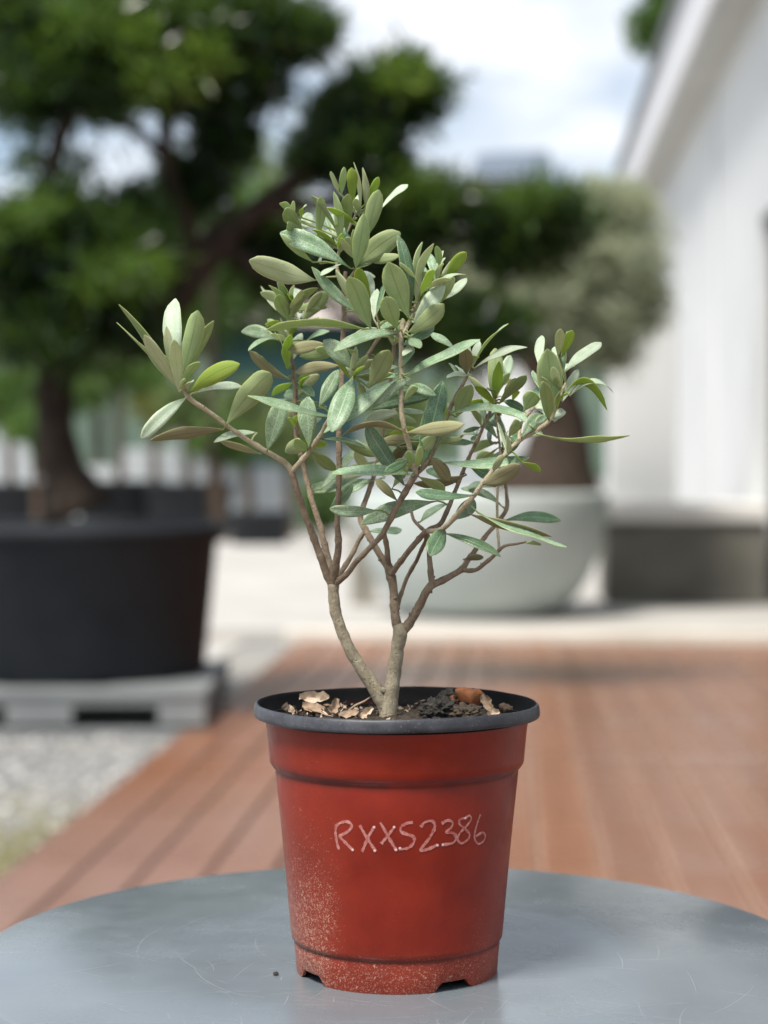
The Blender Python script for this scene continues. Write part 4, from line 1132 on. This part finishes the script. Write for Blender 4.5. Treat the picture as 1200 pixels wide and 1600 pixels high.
PADS = [
 [E(90, 40, 130, 85), E(10, 110, 70, 70)], [E(235, 70, 120, 85), E(200, 140, 90, 45)], [E(345, 50, 95, 55, 7.9), E(300, 130, 65, 52, 7.9)], [E(440, 45, 85, 42, 7.95), E(395, 110, 55, 55, 7.95)],
 [E(80, 140, 90, 36, 7.7)], [E(610, 150, 84, 42, 8.2), E(545, 185, 66, 40, 8.2)], [E(560, 250, 80, 50, 8.2), E(500, 240, 50, 35, 8.2)],
 [E(650, 330, 90, 46, 8.25), E(600, 370, 60, 50, 8.25)], [E(850, 358, 80, 56, 8.3), E(760, 350, 66, 34, 8.3), E(790, 395, 60, 30, 8.3)],
 [E(60, 385, 110, 72, 7.6)], [E(175, 430, 95, 90, 7.75), E(215, 345, 50, 36, 7.8)], [E(90, 500, 130, 55, 7.6), E(200, 530, 60, 26, 7.7)],
 [E(390, 385, 60, 45, 8.4), E(440, 440, 50, 40, 8.4)], [E(340, 215, 60, 40, 8.0), E(300, 290, 50, 36, 8.0)], [E(740, 530, 95, 48, 8.2), E(640, 520, 60, 40, 8.2)], [E(560, 420, 60, 60, 8.6), E(660, 440, 45, 40, 8.6)],
]
for i, cs in enumerate(PADS):
    area = sum(r[0] * r[2] for c, r in cs)
    cloud_obj('foliage_pad', cs, int(min(11000, 3000 + area * 42000)), 0.10, 0.017, FOL_DARK, tree, 20 + i, shell=0.25, sub=13, subr=(0.22, 0.48))

cloud_obj('foliage_pad', [E(110, 250, 130, 44, 7.75)], 300, 0.10, 0.017, FOL_DARK, tree, 77, shell=0.2, sub=16, subr=(0.1, 0.22))
FOL_NEW = m_foliage('podocarpus_new_growth', (0.05, 0.10, 0.02), (0.10, 0.18, 0.03), (0.24, 0.34, 0.05), 0.3, 0.45)
for i, cs in enumerate([[E(255, 120, 44, 34, 7.55), E(320, 85, 30, 26, 7.6)], [E(215, 425, 60, 44, 7.45), E(150, 440, 36, 24, 7.45)], [E(40, 345, 46, 20, 7.35)], [E(650, 300, 64, 14, 8.0), E(620, 122, 40, 12, 8.0)], [E(830, 318, 56, 12, 8.1)], [E(120, 30, 60, 22, 7.5), E(200, 60, 36, 20, 7.5)]]):
    for j_, c_ in enumerate(cs):
        yo = cloud_obj('young_shoots', [c_], 240, 0.09, 0.016, FOL_NEW, tree, 140 + i * 3 + j_, sub=9, shell=0.2, subr=(0.4, 0.65))
        tag(yo, kind='stuff')

# ------------------------------------------------------------------ white bowl planter with the olive tree
M_BOWL = m_simple('pale_glazed_stone', (0.42, 0.48, 0.46), (0.49, 0.55, 0.53), 2.5, 0.5, 0.12, 0.004)
BD = 12.25
BOWL = Vector((at(752, 0, BD).x, BD, 0.05))
bowl = empty('bowl_planter', BOWL)
tag(bowl, 'wide pale grey-white bowl planter on the paving beyond the deck', 'planter')
RB = 200 * BD / F
m = MB()
zr = CZ - (768 - HY) / F * BD - 0.05
m.lathe([(0.001, 0.002), (RB * 0.50, 0.0), (RB * 0.60, 0.02), (RB * 0.72, 0.10), (RB * 0.84, 0.24), (RB * 0.93, 0.42), (RB * 0.985, 0.62), (RB, zr - 0.03), (RB * 0.995, zr - 0.008), (RB * 0.98, zr), (RB * 0.95, zr - 0.006), (RB * 0.93, zr - 0.03), (RB * 0.90, zr - 0.16)], 96)
m.build('bowl_wall', M_BOWL, bowl)
m = MB(); vs = []; fs = []
for i in range(13):
    for j in range(36):
        r = RB * 0.925 * i / 12; a = j * math.pi / 18
        vs.append((r * math.cos(a), r * math.sin(a), zr - 0.07 + 0.05 * (1 - (i / 12) ** 2) + 0.02 * mnoise.noise(Vector((r * math.cos(a) * 6, r * math.sin(a) * 6, 0)))))
for i in range(12):
    for j in range(36):
        p, q = i * 36 + j, i * 36 + (j + 1) % 36; fs.append((p, q, q + 36, p + 36))
m.add(vs, fs, 0, True); m.build('soil', M_BSOIL, bowl)
otree = empty('olive_tree', Vector((at(850, 0, BD).x, BD, 0.05 + zr - 0.05)))
tag(otree, 'old olive tree with thick dark trunk and grey-green rounded crown in the pale bowl', 'tree')
limb('trunk', [(850, 790, BD, 96), (856, 758, BD, 84), (868, 715, BD, 62), (874, 670, BD, 46), (868, 620, BD, 40), (866, 570, BD, 36), (880, 500, BD, 28), (900, 420, BD, 18), (910, 360, BD, 9)], BARK_T, otree, 0.28)
limb('limb', [(868, 610, BD, 28), (830, 560, BD, 22), (790, 500, BD, 17), (760, 440, BD, 10)], BARK_G, otree)
limb('limb', [(868, 570, BD, 24), (910, 520, BD, 20), (960, 460, BD, 14), (985, 400, BD, 8)], BARK_G, otree)
for i, cs in enumerate([[E(960, 420, 90, 110, BD), E(990, 480, 50, 70, BD)], [E(870, 430, 120, 120, BD)], [E(760, 440, 80, 70, BD)], [E(900, 520, 110, 60, BD), E(960, 550, 50, 40, BD)], [E(930, 330, 80, 50, BD)]]):
    area = sum(r[0] * r[2] for c, r in cs)
    cloud_obj('foliage', cs, int(3000 + area * 16000), 0.085, 0.016, FOL_OLIVE, otree, 60 + i, shell=0.25, sub=26)
post = empty('post', Vector((at(568, 0, 13.2).x, 13.2, 0.05)))
tag(post, 'short weathered concrete post behind the left edge of the pale bowl', 'post')
m = MB(); m.box((0, 0, 0.30), (0.085, 0, 0), (0, 0.085, 0), (0, 0, 0.30)); m.build('shaft', m_simple('post_concrete', (0.17, 0.16, 0.135), (0.27, 0.255, 0.215), 6, 0.9), post, 0.012)
m = MB(); m.lathe([(0.135, 0.6), (0.13, 0.63), (0.02, 0.68), (0.001, 0.682)], 4); m.build('cap', M_PAVE, post)

# ------------------------------------------------------------------ white building
M_WALL = m_simple('white_render', (0.60, 0.615, 0.62), (0.68, 0.695, 0.70), 1.2, 0.75, 0.08, 0.003)
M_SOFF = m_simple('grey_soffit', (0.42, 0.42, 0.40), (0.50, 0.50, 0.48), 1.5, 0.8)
M_FASC = m_simple('white_fascia', (0.66, 0.66, 0.68), (0.74, 0.74, 0.76), 1.0, 0.5)
M_PLINTH = m_simple('plinth_concrete', (0.125, 0.120, 0.100), (0.190, 0.182, 0.155), 3, 0.9, 0.4, 0.004)
M_ROOF = m_simple('roof_metal', (0.20, 0.22, 0.24), (0.28, 0.30, 0.32), 2, 0.5)
n_ = N('dark_door_glass'); M_GLASS = n_.done(n_.bsdf((0.004, 0.010, 0.014), 0.35, None, 0.15))
UW, ZS = 1.75, CZ + 3.37
bld = empty('building', dk(4, 18, 0.05))
tag(bld, 'white rendered building with deep eaves and dark glazed door beside the deck', 'building')
DV = 13.70
m = MB(); m.bbox(UW, 8, DV, 25, 0.05, ZS); wpart(m, 'wall', M_WALL, bld)
m = MB(); m.bbox(UW, 8, 4.5, DV - 0.002, 2.75, ZS); wpart(m, 'lintel_wall', M_WALL, bld)
for v0 in (4.7, 7.7, 10.72):
    m = MB(); m.bbox(UW + 0.06, UW + 0.11, v0 + 0.05, v0 + 2.9, 0.0, 2.74); dr = wpart(m, 'door', M_GLASS, bld)
    m = MB(); m.bbox(UW + 0.02, UW + 0.15, v0, v0 + 0.048, 0.0, 2.745)
    o = m.build('door_frame', m_plain('dark_frame', (0.012, 0.016, 0.018), 0.4), dr); o.matrix_parent_inverse = Matrix.Translation(-bld.location) if False else Matrix.Identity(4)
for v0 in (16.6, 21.0):
    m = MB(); m.bbox(UW - 0.02, UW - 0.002, v0, v0 + 0.32, 0.052, ZS - 0.003); wpart(m, 'pilaster', M_WALL, bld)
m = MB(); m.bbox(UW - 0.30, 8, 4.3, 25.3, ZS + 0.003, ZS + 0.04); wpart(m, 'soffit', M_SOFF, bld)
m = MB(); m.bbox(UW - 0.345, UW - 0.303, 4.3, 25.3, ZS - 0.02, ZS + 0.56); wpart(m, 'fascia', M_FASC, bld, 0.01)
m = MB(); m.add([dk(UW - 0.42, 4.2, ZS + 0.57), dk(UW - 0.42, 25.4, ZS + 0.57), dk(8, 25.4, ZS + 1.6), dk(8, 4.2, ZS + 1.6), dk(UW - 0.42, 4.2, ZS + 0.60), dk(UW - 0.42, 25.4, ZS + 0.60), dk(8, 25.4, ZS + 1.63), dk(8, 4.2, ZS + 1.63)], [(0, 1, 2, 3), (7, 6, 5, 4), (0, 4, 5, 1), (1, 5, 6, 2), (2, 6, 7, 3), (3, 7, 4, 0)]); wpart(m, 'roof', M_ROOF, bld)
u0 = (945 - 800) / F * 13.3
m = MB(); m.bbox(u0, UW - 0.003, 13.3, 14.4, 0.052, 0.615); wpart(m, 'plinth', M_PLINTH, bld, 0.01)
m = MB(); m.bbox(u0 - 0.03, UW - 0.003, 13.26, 14.42, 0.618, 0.745); wpart(m, 'ledge', m_simple('white_ledge', (0.72, 0.70, 0.66), (0.80, 0.78, 0.74), 2, 0.7), bld, 0.012)
m = MB(); m.bbox((952 - 800) / F * 13.5, (1054 - 800) / F * 13.5, 13.5, 14.0, 0.748, 2.2); wpart(m, 'pier', M_WALL, bld, 0.01)

# ------------------------------------------------------------------ beyond: tubs, shrubs, fence, shed, trees
spec = [(296, 26.0, 0.52, 0.60, 'dark plastic tub in the back row right of the curved trunk'), (188, 27.0, 0.54, 0.62, 'dark plastic tub in the back row directly behind the curved trunk'),
        (18, 25.0, 0.52, 0.60, 'dark plastic tub in the back row at the left edge'), (405, 24.5, 0.36, 0.42, 'smaller dark plastic tub at the right end of the back row')]
for i, (x, d, r0, r1, lab) in enumerate(spec):
    tub('planter_tub', Vector((at(x, 0, d).x, d, 0.05)), r0, r1, (0.78 if i < 3 else 0.42) * (r1 / 0.6 if i < 3 else 1), lab, 'dark tubs in the back row')
def shrub(x, y, rx, ry, d, mat, label, seed, name='shrub', group='shrubs in the nursery behind', zb=0.05, ll=0.07):
    p = at(x, y, d)
    o = empty(name, Vector((p.x, d, zb))); tag(o, label, 'shrub', group)
    limb('stem', [(x, HY + (CZ - zb) * F / d, d, 8), (x - 4, y + ry * 0.4, d, 7), (x + 5, y - ry * 0.3, d, 3)], BARK_G, o)
    s = d / F
    cloud_obj('foliage', [E(x, y, rx, ry, d), E(x + rx * 0.5, y + ry * 0.2, rx * 0.55, ry * 0.6, d), E(x - rx * 0.45, y - ry * 0.1, rx * 0.6, ry * 0.65, d)], 2600, ll, ll * 0.32, mat, o, seed)
    return o
shrub(296, 640, 44, 46, 26.0, FOL_PALE, 'pale green shrub in the back-row tub right of the curved trunk', 101, zb=0.75, ll=0.14)
shrub(188, 582, 66, 34, 27.0, FOL_MID, 'green flat-topped shrub seen just right of the curved trunk', 102, zb=0.75, ll=0.14)
shrub(18, 625, 50, 50, 25.0, FOL_MID, 'green shrub in the back-row tub at the left edge', 103, zb=0.75, ll=0.14)
shrub(505, 790, 30, 44, 22, FOL_MID, 'small bright green shrub low behind the left trunk branches', 104, ll=0.12)
shrub(390, 650, 60, 60, 28, FOL_PALE, 'pale shrub behind the left branch of the sapling', 105, ll=0.14)
shrub(110, 600, 60, 50, 29, FOL_MID, 'rounded green shrub between the curved trunk and the left edge', 106, ll=0.14)
shrub(245, 640, 40, 36, 29.5, FOL_YEL, 'yellow-green shrub in front of the pale fence', 107, ll=0.14)
shrub(455, 690, 40, 60, 27, FOL_PALE, 'tall pale shrub behind the fork of the left branches', 108, ll=0.14)
shrub(640, 660, 70, 70, 28, FOL_PALE, 'broad pale shrub behind the middle of the sapling', 109, ll=0.15)
shrub(60, 670, 46, 40, 24, FOL_MID, 'low dark green shrub beside the left-edge tub', 110, ll=0.13)
shrub(345, 690, 44, 44, 25.5, FOL_MID, 'green shrub right of the back-row tubs', 111, ll=0.13)
M_PANEL = m_simple('pale_fence_panel', (0.33, 0.36, 0.38), (0.44, 0.47, 0.49), 1.0, 0.6)
FD = 31.0
fence = empty('panel_fence', Vector((at(250, 0, FD).x, FD, 0.05)))
tag(fence, 'pale grey panel fence across the back of the nursery yard', 'fence')
for i in range(11):
    x0 = -8.2 + i * 0.98
    hh = 0.50 + 0.14 * ((i * 7) % 3)
    m = MB(); m.box((x0 + 0.47, FD + 0.01 * (i % 2), 0.07 + hh), (0.455, 0, 0), (0, 0.02, 0), (0, 0, hh)); wpart(m, 'panel', M_PANEL, fence, 0.01)
    m = MB(); m.box((x0 - 0.02, FD, 1.0), (0.026, 0, 0), (0, 0.04, 0), (0, 0, 0.80)); wpart(m, 'post', M_PANEL, fence)
shed = empty('shed', Vector((at(440, 0, 33).x, 33, 0.05)))
tag(shed, 'low shed with beige roof and teal wall behind the trees', 'shed')
xa, xb = at(330, 0, 33).x, at(560, 0, 33).x
M_TEAL = m_simple('teal_cladding', (0.010, 0.042, 0.040), (0.016, 0.062, 0.058), 2, 0.6)
M_BEIGE = m_simple('beige_roof_sheet', (0.52, 0.46, 0.43), (0.62, 0.56, 0.53), 2, 0.6)
z1 = CZ + (HY - 505) / F * 33; z2 = CZ + (HY - 458) / F * 36 - 0.5
m = MB(); m.box(((xa + xb) / 2, 34.5, z1 / 2 + 0.02), ((xb - xa) / 2, 0, 0), (0, 1.3, 0), (0, 0, z1 / 2 - 0.03)); wpart(m, 'wall', M_TEAL, shed)
m = MB(); m.add([(xa - .2, 32.9, z1), (xb + .2, 32.9, z1), (xb + .2, 35.9, z2 + 0.5), (xa - .2, 35.9, z2 + 0.5), (xa - .2, 32.9, z1 + .06), (xb + .2, 32.9, z1 + .06), (xb + .2, 35.9, z2 + .56), (xa - .2, 35.9, z2 + .56)], [(3, 2, 1, 0), (4, 5, 6, 7), (0, 1, 5, 4), (1, 2, 6, 5), (2, 3, 7, 6), (3, 0, 4, 7)]); wpart(m, 'roof', M_BEIGE, shed)
sign = empty('signboard', Vector((at(328, 0, 19).x, 19, 0.05)))
tag(sign, 'pale lilac-grey board with a red top band on a post among the trees', 'sign')
zc = CZ + (HY - 285) / F * 19; zt_ = CZ + (HY - 238) / F * 19; zb_ = CZ + (HY - 325) / F * 19
m = MB(); m.box((sign.location.x, 19.05, zt_ / 2), (0.03, 0, 0), (0, 0.03, 0), (0, 0, zt_ / 2 - 0.03)); wpart(m, 'post', BARK_T, sign)
m = MB(); m.box((sign.location.x, 19, (zc + 0.1 + zb_) / 2), (0.2, 0, 0), (0, 0.008, 0), (0, 0, (zc + 0.1 - zb_) / 2)); wpart(m, 'board', m_plain('lilac_grey_board', (0.42, 0.42, 0.50)), sign, 0.01)
m = MB(); m.box((sign.location.x, 19, (zc + 0.105 + zt_) / 2), (0.16, 0, 0), (0, 0.012, 0), (0, 0, (zt_ - zc - 0.105) / 2)); wpart(m, 'red_band', m_plain('red_board', (0.22, 0.02, 0.03)), sign)

def far_tree(x, ytop, d, w, mat, label, seed, ybot=620, n=4200, leaf=0.22):
    o = empty('tree', Vector((at(x, 0, d).x, d, 0.0))); tag(o, label, 'tree', 'trees beyond the yard')
    limb('trunk', [(x, HY + CZ * F / d, d, 9), (x + 4, ybot, d, 8), (x - 3, (ytop + ybot) / 2, d, 5)], BARK_T, o)
    h = (ybot - ytop) / 2
    cs = [E(x, ytop + h, w, h * 0.9, d), E(x - w * 0.55, ytop + h * 1.2, w * 0.55, h * 0.6, d), E(x + w * 0.55, ytop + h * 1.1, w * 0.55, h * 0.65, d), E(x + w * 0.1, ytop + h * 0.6, w * 0.6, h * 0.6, d)]
    cloud_obj('crown', cs, n, leaf, leaf * 0.5, mat, o, seed, shell=0.4)
far_tree(20, 330, 32, 110, FOL_MID, 'green tree beyond the yard at the left edge', 201)
far_tree(150, 330, 38, 110, FOL_PALE, 'pale green tree beyond the yard behind the curved trunk', 202)
far_tree(290, 320, 34, 110, FOL_MID, 'green tree beyond the yard behind the slanting limb', 203)
far_tree(330, 215, 30, 120, FOL_MID, 'broad mid-green tree showing under the upper foliage pads', 210, n=6500)
far_tree(410, 190, 40, 80, FOL_PALE, 'tall pale tree showing bright between the dark foliage pads', 204)
far_tree(520, 330, 36, 100, FOL_MID, 'green tree beyond the shed behind the top of the sapling', 205)
far_tree(640, 330, 42, 100, FOL_PALE, 'pale tree beyond the yard behind the middle of the sapling', 206)
far_tree(745, 268, 36, 44, FOL_YEL, 'yellowish tree beside the grey far roof', 207)
far_tree(860, 330, 44, 110, FOL_MID, 'green tree hidden behind the old olive crown', 208)
far_tree(1035, -60, 34, 45, FOL_MID, 'tall tree whose top shows past the eaves of the white building', 209, ybot=110, leaf=0.16, n=2500)
house = empty('house', Vector((at(810, 0, 48).x, 48, 0)))
tag(house, 'far house with low grey-blue roof above the trees', 'house')
M_HR = m_simple('slate_roof', (0.085, 0.11, 0.145), (0.12, 0.15, 0.19), 1.0, 0.6)
hx0, hx1 = at(735, 0, 48).x, at(872, 0, 48).x
hz0, hz1 = CZ + (HY - 276) / F * 48, CZ + (HY - 234) / F * 51
m = MB(); m.box(((hx0 + hx1) / 2, 51, hz0 / 2), ((hx1 - hx0) / 2 - 0.1, 0, 0), (0, 2.6, 0), (0, 0, hz0 / 2 - 0.01)); wpart(m, 'wall', M_WALL, house)
m = MB(); m.add([(hx0, 48, hz0), (hx1, 48, hz0), (hx1, 54, hz0), (hx0, 54, hz0), (hx0 + .3, 51, hz1 - 0.12), (hx1, 51, hz1)], [(0, 1, 5, 4), (2, 3, 4, 5), (1, 2, 5), (3, 0, 4), (3, 2, 1, 0)]); wpart(m, 'roof', M_HR, house)
m = MB(); vs = []; fs = []
for i in range(41):
    x = -420 + i * 21
    z = 18 + 20 * (0.5 + 0.5 * mnoise.noise(Vector((x * 0.012, 3, 0)))) + 14 * math.exp(-((x - 40) / 70) ** 2)
    for j, (y, k) in enumerate(((330, 0), (380, 0.7), (420, 1.0), (470, 0.8), (560, 0))):
        vs.append((x, y, -0.5 + z * k))
for i in range(40):
    for j in range(4):
        a = i * 5 + j; fs.append((a, a + 5, a + 6, a + 1))
m.add(vs, fs, 0, True)
tag(m.build('hill', m_simple('wooded_hill', (0.035, 0.06, 0.045), (0.06, 0.09, 0.06), 0.08, 0.9)), kind='structure')
